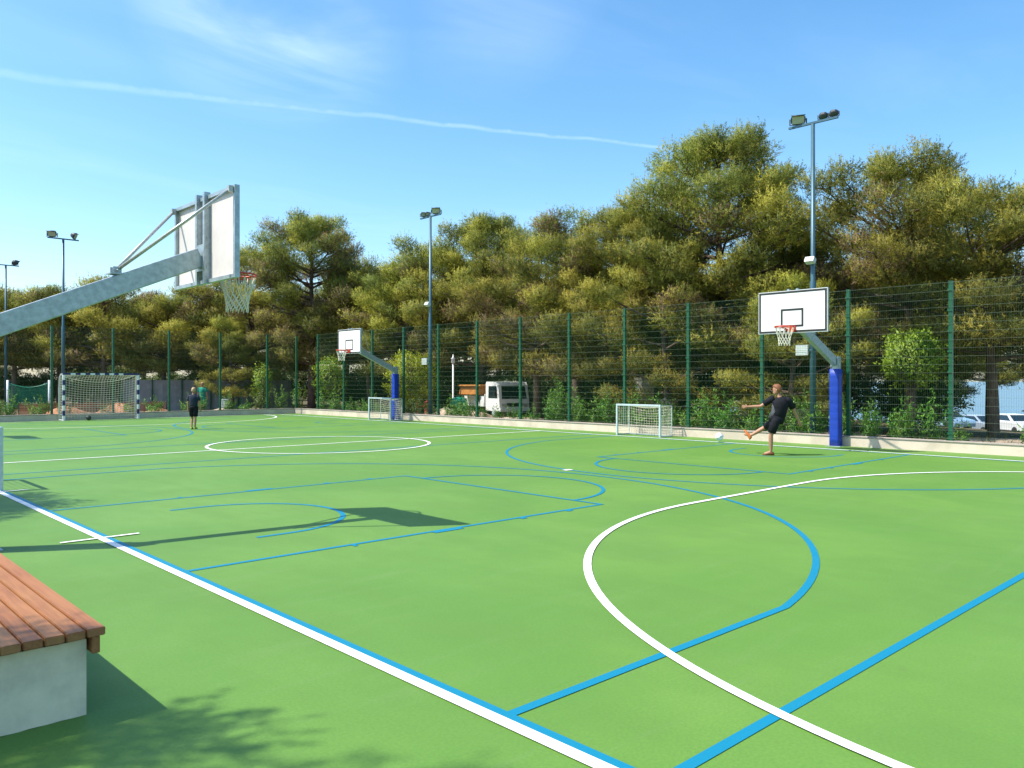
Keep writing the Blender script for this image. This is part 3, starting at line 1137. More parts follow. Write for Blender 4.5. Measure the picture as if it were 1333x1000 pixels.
def tri_mesh(name, V, C, mat, nv=3, N=None):
    """V (n,nv,3) faces with per-face colour C (n,3) stored as a point attribute 'tint'"""
    n = V.shape[0]
    if N is not None:                     # wind every blade so that its front looks out of its clump
        g = np.cross(V[:, 1] - V[:, 0], V[:, 2] - V[:, 0])
        flip = (g * N).sum(1) < 0
        V[flip] = V[flip][:, ::-1]
    me = bpy.data.meshes.new(name)
    me.vertices.add(n * nv)
    me.vertices.foreach_set('co', V.reshape(-1).astype(np.float32))
    me.loops.add(n * nv)
    me.loops.foreach_set('vertex_index', np.arange(n * nv, dtype=np.int32))
    me.polygons.add(n)
    me.polygons.foreach_set('loop_start', np.arange(0, n * nv, nv, dtype=np.int32))
    me.polygons.foreach_set('loop_total', np.full(n, nv, dtype=np.int32))
    me.update(calc_edges=True)
    at = me.attributes.new('tint', 'FLOAT_COLOR', 'POINT')
    cc = np.ones((n, nv, 4), dtype=np.float32)
    cc[:, :, :3] = C[:, None, :]
    at.data.foreach_set('color', cc.reshape(-1))
    me.materials.append(mat)
    if N is not None:
        nn = np.repeat(N[:, None, :], nv, 1).reshape(-1, 3).astype(np.float32)
        me.polygons.foreach_set('use_smooth', np.ones(n, dtype=bool))
        ca = me.attributes.new('custom_normal', 'FLOAT_VECTOR', 'POINT')
        ca.data.foreach_set('vector', nn.reshape(-1))
        me.update()
    return me


def unit(a):
    return a / (np.linalg.norm(a, axis=-1, keepdims=True) + 1e-9)


def pine_meshes(seed, H, R, base, brown=0.15, lean=0.05, dens=1.0, spread=1.0, top=1.0, full=0):
    """an irregular Aleppo pine: trunk + limbs, and a crown of needle shoots. base = height where the crown starts"""
    r = np.random.default_rng(seed)
    pr = random.Random(seed)
    tb = MB()
    la = pr.uniform(0, TAU)
    tp, tr_ = [], []
    for k in range(9):
        t = k / 8
        w = 0.25 * math.sin(t * 5 + seed) * t
        tp.append(Vector((math.cos(la) * (lean * H * t ** 1.5 + w), math.sin(la) * (lean * H * t ** 1.5 - w * 0.6), H * 0.90 * t - 0.25 * (k == 0))))
        tr_.append((0.016 * H + 0.05) * (1 - t) ** 0.8 + 0.025)
    tb.tube(tp, tr_, 9)

    def trunk_at(z):
        t = max(0, min(1, z / (H * 0.90))) * 8
        i = min(7, int(t))
        return tp[i].lerp(tp[i + 1], t - i)
    clumps = []
    nlev = max(5, int((H * 0.93 - base) / (0.98 if full == 0 else 0.86)))
    az0 = pr.uniform(0, TAU)
    for i in range(nlev):
        f = (i + 0.5) / nlev
        prof = math.sin(PI * min(1, 0.20 + 0.80 * f ** 0.9)) ** 0.7
        prof = max(prof, 0.28)
        nb = (5 if f < 0.7 else 4) + full
        for j in range(nb):
            z = base + (H * 0.93 - base) * f ** 0.92 + pr.uniform(-0.38, 0.38)
            L = R * prof * pr.uniform(0.60, 1.14) + 0.2
            az = az0 + i * 0.9 + j * TAU / nb + pr.uniform(-0.45, 0.45)
            rise = (0.05 + 0.62 * f) * L * top
            p0 = trunk_at(z - min(0.3 * L, 0.8))
            dirh = Vector((math.cos(az), math.sin(az), 0))
            mid = p0 + dirh * L * 0.5 + Vector((0, 0, rise * 0.30))
            end = p0 + dirh * L + Vector((0, 0, rise + pr.uniform(-0.1, 0.35)))
            path = []
            for k in range(6):
                t = k / 5
                path.append((p0 * (1 - t) ** 2 + mid * 2 * t * (1 - t) + end * t * t) + Vector((pr.uniform(-.06, .06), pr.uniform(-.06, .06), pr.uniform(-.05, .05))) * L * 0.3)
            r0 = 0.022 + 0.016 * L
            tb.tube(path, [r0 * (1 - 0.8 * k / 5) for k in range(6)], 5, caps=False)
            cl_brown = 1.0 if pr.random() < brown * (1.35 - 0.7 * f) + 0.42 * max(0.0, 0.62 - f) ** 1.0 * (1.0 if brown > 0.055 else 0.4) else 0.0
            ns = 4 + int(L * 1.7)
            tint = pr.uniform(0.76, 1.24)
            for k in range(ns):
                t = 0.40 + 0.60 * (k + pr.random()) / ns
                i5 = min(4, int(t * 5))
                q = path[i5].lerp(path[i5 + 1], t * 5 - i5)
                sa = az + pr.choice((-1, 1)) * pr.uniform(0.35, 1.30)
                sl = (0.26 + 0.24 * L * (1.15 - t)) * pr.uniform(0.6, 1.2) * spread
                e = q + Vector((math.cos(sa), math.sin(sa), pr.uniform(0.15, 0.60))) * sl
                tb.tube([q, q.lerp(e, 0.5) + Vector((0, 0, -0.04)), e], [r0 * 0.35, r0 * 0.25, 0.008], 4, caps=False)
                rad = pr.uniform(0.38, 0.66) * (0.78 + 0.05 * R)
                clumps.append((e, rad, cl_brown if pr.random() < 0.8 else 0.0, f, tint))
            clumps.append((end, pr.uniform(0.40, 0.58), cl_brown * 0.4, f, tint))
    tipz = tp[-1]
    for k in range(4):
        clumps.append((tipz + Vector((pr.uniform(-.4, .4), pr.uniform(-.4, .4), pr.uniform(-.2, H * 0.07))), pr.uniform(0.38, 0.52), 0.0, 1.0, 1.0))
    trunk_me = tb.mesh('trunk', M['bark'])
    VV, CC, NN = [], [], []
    green = np.array([[0.265, 0.262, 0.042], [0.325, 0.300, 0.048], [0.180, 0.198, 0.040], [0.385, 0.345, 0.056], [0.220, 0.236, 0.046]])
    brown_c = np.array([[0.215, 0.135, 0.064], [0.27, 0.185, 0.095], [0.165, 0.115, 0.062], [0.20, 0.165, 0.075]])
    for (c, rad, bw, f, tint) in clumps:
        n = int(74 * dens * (rad / 0.5) ** 2)
        u = unit(r.normal(size=(n, 3)))
        rr = r.random((n, 1)) ** 0.45
        pos = np.array(c) + u * rr * rad * np.array([1.10, 1.10, 0.62])
        dr = unit(u * 0.7 + np.array([0, 0, 0.62]) + r.normal(size=(n, 3)) * 0.35)
        L = r.uniform(0.16, 0.34, (n, 1))
        cand = (r.random(n) < (0.05 + 0.10 * f)) & (u[:, 2] > -0.1)
        L[cand] *= 1.7
        dr[cand] = unit(dr[cand] * 0.35 + np.array([0, 0, 1.0]))
        base_c = green[r.integers(0, 5)] * tint * r.uniform(0.9, 1.1) * (np.array([1.05, 0.94, 1.1]) * (1 - f) + np.array([0.96, 1.03, 0.95]) * f)
        cs = np.repeat((base_c * 1.0)[None], n, 0) * r.uniform(0.86, 1.15, (n, 1))
        if bw > 0:
            mk = r.random(n) < 0.72 * bw
        else:
            mk = r.random(n) < 0.02
        cs[mk] = brown_c[r.integers(0, 4, mk.sum())] * r.uniform(0.7, 1.2, (mk.sum(), 1))
        k = 10
        t = r.random((n, k, 1))
        b0 = pos[:, None, :] + dr[:, None, :] * L[:, None, :] * t
        nd = unit(dr[:, None, :] * 0.80 + r.normal(size=(n, k, 3)) * 0.70)
        ln = r.uniform(0.07, 0.135, (n, k, 1))
        sd = unit(np.cross(nd, r.normal(size=(n, k, 3)))) * 0.0105
        tri = np.stack([b0 - sd, b0 + sd, b0 + nd * ln], axis=2)
        VV.append(tri.reshape(-1, 3, 3))
        gn = unit(np.cross(nd, sd))
        gn *= np.sign((gn * u[:, None, :]).sum(-1, keepdims=True) + 1e-6)
        NN.append(unit(u[:, None, :] * 0.80 + gn * 0.18 + np.array([0, 0, 0.30])).reshape(-1, 3))
        cj = cs[:, None, :] * r.uniform(0.93, 1.07, (n, k, 1))
        CC.append(cj.reshape(-1, 3))
    crown_me = tri_mesh('crown', np.concatenate(VV), np.concatenate(CC), M['needles'], 3, np.concatenate(NN))
    return trunk_me, crown_me


PINES = [
    pine_meshes(14, 11.6, 3.6, 3.0, 0.03, 0.02, 0.95, full=3),             # 0 tall broad
    pine_meshes(23, 9.0, 3.7, 3.3, 0.06, 0.05, 1.0, top=1.1, full=2),     # 1 flat topped
    pine_meshes(35, 9.6, 3.2, 2.6, 0.25, 0.04, 1.0),              # 2 brownish
    pine_meshes(48, 12.2, 4.1, 2.9, 0.50, 0.04, 0.95, full=3),             # 3 tall brown
    pine_meshes(59, 8.0, 3.2, 2.8, 0.12, 0.06, 1.0, full=1),              # 4 small
    pine_meshes(71, 8.6, 3.4, 1.6, 0.05, 0.05, 1.0),              # 5 low bright
    pine_meshes(83, 7.4, 3.3, 3.0, 0.35, 0.07, 1.0),              # 6 dusty brown, bare trunk
]
print('pine triangles', [len(c.polygons) for t_, c in PINES])


def pine(label, x, y, var, scale, rz, group='pine trees beyond the fences', zs=None):
    t = thing('pine_tree', label, 'pine tree', (x, y, ground_z(x, y)), rz, group, (scale, scale, zs or scale))
    link('trunk', PINES[var][0], t)
    link('crown', PINES[var][1], t)
    return t


# the big ones right behind the long fence, right to left
pine('tallest pine of all, its rounded crown left of the nearest floodlight mast', 26.8, 16.75, 0, 1.0, 0.4)
pine('low bright green pine filling in left of the tallest pine', 24.9, 17.9, 5, 0.82, 1.2)
pine('slender pine half hidden behind the nearest floodlight mast', 31.0, 15.4, 4, 0.95, 2.0)
pine('broad pine with a notched top right of the nearest floodlight mast', 28.3, 10.5, 1, 0.95, 0.7, zs=1.05)
pine('low yellow green pine whose boughs hang behind the nearest right backboard', 25.2, 13.2, 5, 0.62, 3.3)
pine('rightmost full pine in front of the sea, left of the frame edge', 28.9, 8.15, 1, 0.88, 2.6)
pine('pine cut off by the right edge of the photo', 32.5, 7.4, 4, 1.0, 1.0)
pine('dark pine with low boughs behind the bright green young tree', 30.6, 11.9, 2, 0.80, 4.0)
pine('yellow green pine with a level top above the middle of the long fence', 26.6, 24.1, 2, 1.0, 0.2)
pine('bushy pine shouldering the left flank of the tallest pine', 26.6, 20.9, 0, 0.80, 2.9)
pine('pine with low brown boughs behind the teal shirted person', 27.3, 27.2, 2, 0.97, 3.7)
pine('dark green pine right of the second floodlight mast', 29.7, 34.0, 0, 0.98, 5.0)
pine('lower pine directly behind the second floodlight mast', 29.4, 38.2, 4, 1.25, 1.5)
pine('pine above the small distant backboard', 27.2, 38.0, 2, 0.92, 2.4)
pine('pine with dusty boughs left of the small distant backboard', 27.9, 42.5, 4, 1.15, 0.9)
pine('tall brownish pine right of the nearest hoop and its net', 25.2, 45.0, 3, 1.0, 0.9)
pine('brown flecked pine peeping out under the nearest hoop', 23.7, 49.6, 2, 1.12, 5.2)
pine('low light green pine in front of the tall brownish pine', 21.4, 47.9, 5, 0.66, 0.1)
pine('dark round pine seen below the nearest backboard', 21.9, 53.2, 6, 1.10, 0.8)
pine('broad brownish pine under the long grey arm', 19.2, 53.6, 6, 1.0, 2.8)
pine('pine whose top shows just above the long grey arm', 16.4, 56.0, 6, 1.16, 4.4)
pine('pine straight behind the mast at the handball goal', 14.8, 60.0, 6, 1.08, 1.7)
pine('dark trunked pine at the far left behind the farthest mast', 12.2, 60.5, 6, 1.02, 3.6)
pine('leftmost pine, cut by the left edge of the photo', 9.3, 63.5, 6, 1.15, 5.5)
GB = 'second row of pines deeper in the grove'
for (x, y, v, s, rz) in ((36.0, 26.0, 2, 0.90, 0.3), (38.0, 21.5, 4, 1.05, 1.6), (41.5, 14.6, 4, 0.95, 3.0), (36.5, 32.0, 3, 0.72, 4.1), (35.0, 38.5, 4, 1.15, 5.0), (36.0, 45.0, 2, 0.95, 0.8),
                         (31.5, 51.0, 4, 1.2, 2.2), (27.0, 58.0, 6, 1.15, 3.1), (22.5, 63.0, 6, 1.12, 0.5), (18.0, 67.0, 6, 1.12, 1.9), (33.0, 21.0, 6, 0.95, 2.7), (13.0, 71.0, 6, 1.2, 4.9), (40.5, 18.2, 6, 1.0, 0.2)):
    PENDING.append((pine('', x, y, v, s, rz, GB), x, y, 'pine deep in the grove'))
GT = 'far pines closing the grove'
for (x, y, v, s, rz) in ((52, 36, 6, 1.3, .3), (50, 42, 2, 1.1, 1.3), (50, 49, 6, 1.4, 2.3), (47, 56, 2, 1.1, 3.3), (44, 63, 6, 1.4, 4.3), (39, 69, 2, 1.0, 5.3), (33, 75, 6, 1.3, .9), (27, 80, 2, 1.0, 1.9), (21, 84, 6, 1.3, 2.9), (15, 88, 2, 1.0, 3.9), (53, 30, 2, 1.0, 4.4), (45.0, 15.8, 2, 0.72, 2.0), (42.5, 12.2, 4, 0.80, 5.0), (52, 22, 6, 1.1, 1.0)):
    PENDING.append((pine('', x, y, v, s, rz, GT), x, y, 'far pine closing the grove'))
# two pines outside the picture on the left; their shade falls across the foreground
pine('pine left of the picture that throws dappled shade on the near court', -4.25, 5.7, 4, 0.76, 1.1, 'pines beside the bench', 1.25)
pine('pine beyond the left picture edge shading the corner by the bench', -1.3, 14.4, 6, 0.70, 2.3, 'pines beside the bench')


def leaf_cloud(seed, pts, dirs, n_per, Lr, Wr, cols, spread):
    """folded lance leaves (two triangles, a quad each) set round pts"""
    r = np.random.default_rng(seed)
    P = np.repeat(np.array(pts), n_per, 0)
    D = np.repeat(np.array(dirs), n_per, 0)
    n = len(P)
    P = P + r.normal(size=(n, 3)) * spread
    nd = unit(D * 0.6 + r.normal(size=(n, 3)) * 0.75)
    sd = unit(np.cross(nd, r.normal(size=(n, 3))))
    up = np.cross(sd, nd)
    L = r.uniform(*Lr, (n, 1))
    Wd = r.uniform(*Wr, (n, 1))
    mid = P + nd * L * 0.45 + up * L * 0.06
    V = np.stack([P, mid + sd * Wd, P + nd * L, mid - sd * Wd], axis=1)
    cols = np.array(cols)
    C = cols[r.integers(0, len(cols), n)] * r.uniform(0.7, 1.25, (n, 1))
    ctr = np.array(pts).mean(0)
    out = unit(P - ctr + np.array([0, 0, 0.15]))
    g = unit(np.cross(V[:, 1] - V[:, 0], V[:, 2] - V[:, 0]))
    g *= np.sign((g * out).sum(1, keepdims=True) + 1e-6)
    return V, C, unit(out * 0.75 + g * 0.45 + np.array([0, 0, 0.25]))


SHRUB_GREENS = [(0.100, 0.225, 0.030), (0.135, 0.265, 0.038), (0.075, 0.180, 0.028), (0.175, 0.290, 0.045)]


def shrub_meshes(seed, H, R, cols=SHRUB_GREENS, nstem=9, n_per=11, Lr=(0.07, 0.15), Wr=(0.010, 0.022)):
    pr = random.Random(seed)
    sb_ = MB()
    pts, dirs = [], []
    for i in range(nstem):
        az = i * 2.4 + pr.uniform(-.4, .4)
        hh = H * (1.0 if i == 0 else pr.uniform(0.45, 0.88))
        rr = 0.0 if i == 0 else R * pr.uniform(0.4, 1.0)
        p = [Vector((math.cos(az) * rr * t ** 0.8, math.sin(az) * rr * t ** 0.8, hh * t - 0.05)) for t in (0, .3, .6, 1)]
        sb_.tube(p, [0.012, 0.010, 0.007, 0.003], 4, caps=False)
        for k in range(9):
            t = 0.12 + 0.88 * k / 8
            q = Vector((math.cos(az) * rr * t ** 0.8, math.sin(az) * rr * t ** 0.8, hh * t - 0.03))
            wv = (1.05 - t) * 0.20 + 0.03
            pts.append((q.x + pr.uniform(-wv, wv), q.y + pr.uniform(-wv, wv), max(0.04, q.z)))
            dirs.append((math.cos(az) * 0.5, math.sin(az) * 0.5, 0.8))
    V, C, NV = leaf_cloud(seed, pts, dirs, n_per, Lr, Wr, cols, 0.045)
    return sb_.mesh('stem', M['bark']), tri_mesh('leaves', V, C, M['leaves'], 4, NV)


SHRUBS = [shrub_meshes(101, 1.75, 0.42), shrub_meshes(102, 1.35, 0.45), shrub_meshes(103, 1.05, 0.48), shrub_meshes(104, 1.55, 0.36), shrub_meshes(105, 1.2, 0.55, [(0.10, 0.15, 0.03), (0.13, 0.16, 0.035), (0.07, 0.11, 0.03)])]


def shrub(label, x, y, v, s, rz, group):
    t = thing('shrub', label, 'shrub', (x, y, min(ground_z(x, y), -0.05) + 0.02), rz, group, s)
    link('stem', SHRUBS[v][0], t)
    link('leaves', SHRUBS[v][1], t)
    return t


GS = 'young green shrubs planted in a row along the long fence'
pr = random.Random(5)
yy = 2.6
while yy < 27.5:
    if not (5.4 < yy < 6.6):
        s = pr.uniform(0.80, 1.12) * (0.85 if yy < 8 else 1.0) * (0.62 if 21.8 < yy < 25.2 else 1.0)
        x_ = FX + 0.75 + pr.uniform(-.2, .25)
        PENDING.append((shrub('', x_, yy, pr.choice((0, 1, 2, 3, 0, 1)), s, pr.uniform(0, 6), GS), x_, yy, 'bright green shrub, front row'))
    if yy < 5.2 or 8.0 < yy < 21.8:
        x_ = FX + 1.75 + pr.uniform(-.25, .35)
        PENDING.append((shrub('', x_, yy + 0.4, pr.choice((0, 1, 3, 1)), pr.uniform(0.75, 1.1), pr.uniform(0, 6), GS), x_, yy + 0.4, 'bright green shrub, back row'))
    yy += pr.uniform(0.55, 0.95)
for yy in (28.6, 29.9, 31.3, 32.6, 33.7, 34.9, 36.1, 37.2, 38.3):
    x_ = FX + 0.8 + pr.uniform(-.1, .5)
    PENDING.append((shrub('', x_, yy, pr.choice((1, 2, 4)), pr.uniform(0.75, 1.15), pr.uniform(0, 6), 'shrubs behind the far stretch of the long fence'), x_, yy, 'small leafy shrub'))
GL = 'shrubs behind the fence at the handball goal end'
for x, v, s in ((6.3, 1, 0.9), (7.4, 4, 1.0), (8.1, 1, 1.0), (9.2, 2, 1.1), (10.3, 4, 0.8), (12.0, 4, 0.7), (13.1, 2, 0.9), (14.3, 2, 1.0), (15.9, 1, 0.9), (16.5, 3, 0.8), (17.9, 1, 0.95), (18.9, 2, 0.8), (19.8, 4, 1.2), (20.7, 0, 0.9), (21.9, 0, 1.0)):
    y_ = FY + 0.9 + pr.uniform(-.2, .6)
    PENDING.append((shrub('', x, y_, v, s, pr.uniform(0, 6), GL), x, y_, 'leafy low shrub'))


def leafy_tree(name, label, x, y, H, R, crown_z, seed, cols, n_cl, n_per, Lr, Wr, cat, flat=0.85, trunk_r=0.05):
    pr_ = random.Random(seed)
    t = thing(name, label, cat, (x, y, ground_z(x, y)), pr_.uniform(0, 6))
    tb_ = MB()
    tb_.tube([(0, 0, -0.1), (0.04, 0.02, crown_z * 0.6), (0.0, 0.05, crown_z), (0.02, 0.03, H * 0.8)], [trunk_r, trunk_r * 0.85, trunk_r * 0.7, 0.015], 8)
    pts, dirs = [], []
    zc = (H + crown_z) / 2
    hz = (H - crown_z) / 2
    for k in range(n_cl):
        th = pr_.uniform(0, TAU)
        cz = pr_.uniform(-1, 1)
        rr = pr_.uniform(0.35, 1.0) ** 0.5
        lump = 0.85 + 0.22 * math.sin(th * 3 + seed) * math.cos(cz * 4 + seed)
        p = Vector((math.cos(th) * math.sqrt(1 - cz * cz) * R * rr * lump, math.sin(th) * math.sqrt(1 - cz * cz) * R * rr * lump, zc + cz * hz * rr * lump))
        pts.append(tuple(p))
        dd = (p - Vector((0, 0, zc - hz * 0.5))).normalized()
        dirs.append(tuple(dd))
        if k % 6 == 0:
            b0 = Vector((0, 0.03, crown_z * 0.75 + (p.z - crown_z * 0.75) * 0.35))
            tb_.tube([b0, b0.lerp(p, 0.5) + Vector((0, 0, 0.03)), p], [0.016, 0.010, 0.004], 4, caps=False)
    tb_.build('trunk', M['bark'], t)
    V, C, NV = leaf_cloud(seed, pts, dirs, n_per, Lr, Wr, cols, 0.09)
    link('crown', tri_mesh('crown', V, C, M['leaves'], 4, NV), t)
    return t


LIME = [(0.18, 0.27, 0.022), (0.22, 0.31, 0.028), (0.14, 0.215, 0.020), (0.26, 0.33, 0.035)]
GOLD = [(0.27, 0.31, 0.018), (0.34, 0.37, 0.022), (0.20, 0.26, 0.018), (0.30, 0.31, 0.020)]
leafy_tree('young_tree', 'bright lime green young broadleaf tree behind the right end of the fence', 25.7, 9.45, 3.45, 0.98, 1.45, 31, LIME, 380, 15, (0.08, 0.15), (0.018, 0.032), 'young tree')
leafy_tree('round_bush', 'round yellow green bush left of the second floodlight mast', 23.9, 32.75, 3.55, 1.45, 0.25, 32, GOLD, 520, 16, (0.09, 0.16), (0.018, 0.030), 'bush')
leafy_tree('young_tree', 'small upright green tree just right of the fence corner', 22.7, 38.6, 3.4, 0.95, 0.7, 33, SHRUB_GREENS + GOLD, 240, 13, (0.08, 0.14), (0.016, 0.028), 'young tree')
leafy_tree('young_tree', 'thin yellow green sapling left of the fence corner', 20.3, 41.6, 2.9, 0.55, 0.5, 34, GOLD + SHRUB_GREENS, 130, 12, (0.08, 0.14), (0.016, 0.028), 'young tree')
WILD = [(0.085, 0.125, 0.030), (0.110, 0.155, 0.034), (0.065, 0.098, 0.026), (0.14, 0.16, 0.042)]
wild_first = None
pr = random.Random(77)
spots = []
spots += [(30.6, 10.9), (39.5, 13.9), (34.0, 7.2)]
for k in range(20):
    spots.append((30.5 + pr.uniform(-.8, 1.0), 12.2 + k * 1.85 + pr.uniform(-.5, .5)))
for k in range(18):
    spots.append((35.0 + pr.uniform(-1.0, 1.5), 13.5 + k * 2.3 + pr.uniform(-.6, .6)))
for k in range(12):
    spots.append((6 + k * 2.2 + pr.uniform(-.5, .5), 64.5 - 0.45 * k + pr.uniform(-.8, .8)))
for k in range(12):
    spots.append((4 + k * 2.4 + pr.uniform(-.5, .5), 72 - 0.45 * k + pr.uniform(-.8, .8)))
for k in range(8):
    spots.append((25 + k * 1.3, 59.5 - k * 1.4))
for x, y in spots:
    s = pr.uniform(0.95, 1.55) * (0.72 if (x > 33 and y < 13.7) else 1.0)
    if wild_first is None:
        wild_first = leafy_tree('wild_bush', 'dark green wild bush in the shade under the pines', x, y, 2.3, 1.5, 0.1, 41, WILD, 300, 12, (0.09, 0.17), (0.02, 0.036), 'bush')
        wild_first['group'] = 'dark wild bushes under the pines'
        o = wild_first
    else:
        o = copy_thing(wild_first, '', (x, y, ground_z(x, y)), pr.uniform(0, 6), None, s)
    PENDING.append((o, x, y, 'dark bush under the pines'))

name_by_bay()

# weeds along the kerb, outside the fences
r = np.random.default_rng(3)
n = 2600
wx = FX + 0.25 + r.random(n) ** 1.5 * 5.5
wy = r.uniform(0, 39, n)
m2 = r.random(n) < 0.3
wx[m2] = r.uniform(5, 24, m2.sum())
wy[m2] = FY + 0.25 + r.random(m2.sum()) * 5
keep = (r.random(n) < 0.5 + 0.5 * np.sin(wx * 1.3) * np.sin(wy * 0.9))
wx, wy = wx[keep], wy[keep]
wz = np.array([ground_z(a, b) for a, b in zip(wx, wy)])
V, C, NV = leaf_cloud(9, np.stack([wx, wy, wz + 0.02], 1), np.tile(np.array([[0, 0, 1.0]]), (len(wx), 1)), 7, (0.10, 0.32), (0.006, 0.014), [(0.10, 0.13, 0.03), (0.16, 0.15, 0.05), (0.06, 0.11, 0.025), (0.22, 0.18, 0.08)], 0.05)
tag(link('weeds', tri_mesh('weeds', V, C, M['leaves'], nv=4)), kind='stuff')

# ------------------------------------------------------------------ people
CR, SR = math.cos(YAW), math.sin(YAW)


def skin_mesh(name, nodes, edges, root, mats, extra=None, subdiv=2):
    """grow one continuous surface over joints; nodes {name:(pos, radius)}"""
    keys = [root] + [k for k in nodes if k != root]
    idx = {k: i for i, k in enumerate(keys)}
    me = bpy.data.meshes.new(name)
    me.from_pydata([tuple(nodes[k][0]) for k in keys], [(idx[a], idx[b]) for a, b in edges], [])
    ob = bpy.data.objects.new(name, me)
    COL.objects.link(ob)
    sk = ob.modifiers.new('skin', 'SKIN')
    sk.use_smooth_shade = True
    for k in keys:
        sv = me.skin_vertices[0].data[idx[k]]
        rr = nodes[k][1]
        sv.radius = (rr, rr) if not hasattr(rr, '__len__') else rr
        sv.use_root = (k == root)
    ss = ob.modifiers.new('sub', 'SUBSURF')
    ss.levels = subdiv
    ss.render_levels = subdiv
    dg = bpy.context.evaluated_depsgraph_get()
    ev = ob.evaluated_get(dg)
    out = bpy.data.meshes.new_from_object(ev)
    bpy.data.objects.remove(ob)
    bpy.data.meshes.remove(me)
    bm = bmesh.new()
    bm.from_mesh(out)
    if extra is not None:
        tmp = extra.mesh('tmp', mats)
        bm.from_mesh(tmp)
        bpy.data.meshes.remove(tmp)
    bm.to_mesh(out)
    bm.free()
    out.materials.clear()
    for m in (mats if isinstance(mats, (list, tuple)) else [mats]):
        out.materials.append(m)
    out.name = name
    return out


def frame_head(c, face, up, s=1.0):
    """head solids (skull, jaw, nose, ears, eyes, mouth) around c, looking along face"""
    c, f = Vector(c), Vector(face).normalized()
    up = (Vector(up) - f * Vector(up).dot(f)).normalized()
    sd = up.cross(f).normalized()

    def P(x, y, z):                      # x forward, y to the left, z up
        return c + (f * x + sd * y + up * z) * s
    mb = MB()
    rings = []
    for z, fx, bx, w in ((-0.115, 0.055, 0.01, 0.030), (-0.105, 0.078, -0.005, 0.046), (-0.08, 0.088, -0.03, 0.060), (-0.045, 0.090, -0.075, 0.068), (-0.01, 0.088, -0.092, 0.073),
                         (0.025, 0.090, -0.098, 0.077), (0.06, 0.084, -0.094, 0.074), (0.09, 0.062, -0.075, 0.060), (0.110, 0.032, -0.045, 0.036), (0.116, 0.008, -0.02, 0.012)):
        cx, hx = (fx + bx) / 2, (fx - bx) / 2
        rings.append([P(cx + hx * math.cos(TAU * k / 18), w * math.sin(TAU * k / 18), z) for k in range(18)])
    mb.loft(rings)
    mb.loft([[P(0.085, 0.008, 0.015), P(0.085, -0.008, 0.015), P(0.080, 0, 0.03)], [P(0.112, 0.015, -0.032), P(0.112, -0.015, -0.032), P(0.118, 0, -0.022)], [P(0.085, 0.014, -0.045), P(0.085, -0.014, -0.045), P(0.10, 0, -0.04)]])
    for q in (-1, 1):
        mb.ball(P(-0.008, q * 0.077, -0.01), 0.03 * s, 8, 6, (0.6, 0.5, 1.0))
    mb.mi = 1
    for q in (-1, 1):
        mb.ball(P(0.083, q * 0.031, 0.012), 0.009 * s, 8, 6)
    mb.mi = 2
    mb.ball(P(0.087, 0, -0.066), 0.016 * s, 8, 6, (0.6, 1.0, 0.35))
    hair = MB()
    rings = []
    for z, fx, bx, w in ((-0.055, -0.02, -0.099, 0.066), (-0.02, 0.012, -0.106, 0.080), (0.02, 0.040, -0.110, 0.085), (0.055, 0.080, -0.106, 0.084), (0.078, 0.098, -0.098, 0.078), (0.10, 0.080, -0.080, 0.064), (0.124, 0.048, -0.05, 0.040), (0.132, 0.01, -0.02, 0.012)):
        cx, hx = (fx + bx) / 2, (fx - bx) / 2
        rings.append([P(cx + hx * math.cos(TAU * k / 18), w * math.sin(TAU * k / 18) * (1 + 0.03 * math.sin(5 * k)), z + 0.006 * math.sin(k * 2.3)) for k in range(18)])
    hair.loft(rings)
    return mb, hair


def limb_dir(a, b):
    return (Vector(b) - Vector(a)).normalized()


def add_hand(nodes, edges, tag_, wrist, elbow, side, s=1.0):
    """palm, four unequal fingers slightly curled and a thumb from the side of the palm"""
    d_ = limb_dir(elbow, wrist)
    sd = d_.cross(Vector(side)).normalized()
    nr = sd.cross(d_).normalized()
    w = Vector(wrist)
    palm = w + d_ * 0.065 * s
    nodes['palm' + tag_] = (palm, 0.026 * s)
    edges.append(('wrist' + tag_, 'palm' + tag_))
    for i, (o_, L) in enumerate(((-0.030, 0.062), (-0.010, 0.075), (0.010, 0.070), (0.030, 0.055))):
        k1 = palm + sd * o_ * s + d_ * 0.035 * s
        k2 = k1 + (d_ * 0.85 + nr * 0.25) * L * 0.55 * s
        k3 = k2 + (d_ * 0.65 + nr * 0.6) * L * 0.5 * s
        for j, (p, rr) in enumerate(((k1, 0.010), (k2, 0.009), (k3, 0.007))):
            nodes['f%d%d%s' % (i, j, tag_)] = (p, rr * s)
        edges += [('palm' + tag_, 'f%d0%s' % (i, tag_)), ('f%d0%s' % (i, tag_), 'f%d1%s' % (i, tag_)), ('f%d1%s' % (i, tag_), 'f%d2%s' % (i, tag_))]
    t1 = w + d_ * 0.045 * s - sd * 0.035 * s + nr * 0.01 * s
    t2 = t1 + (d_ * 0.7 - sd * 0.6 + nr * 0.3) * 0.045 * s
    nodes['t0' + tag_] = (t1, 0.011 * s)
    nodes['t1' + tag_] = (t2, 0.008 * s)
    edges += [('palm' + tag_, 't0' + tag_), ('t0' + tag_, 't1' + tag_)]


def oval(c, ax, ay, rx, ry, n=16):
    return [Vector(c) + Vector(ax) * rx * math.cos(TAU * k / n) + Vector(ay) * ry * math.sin(TAU * k / n) for k in range(n)]


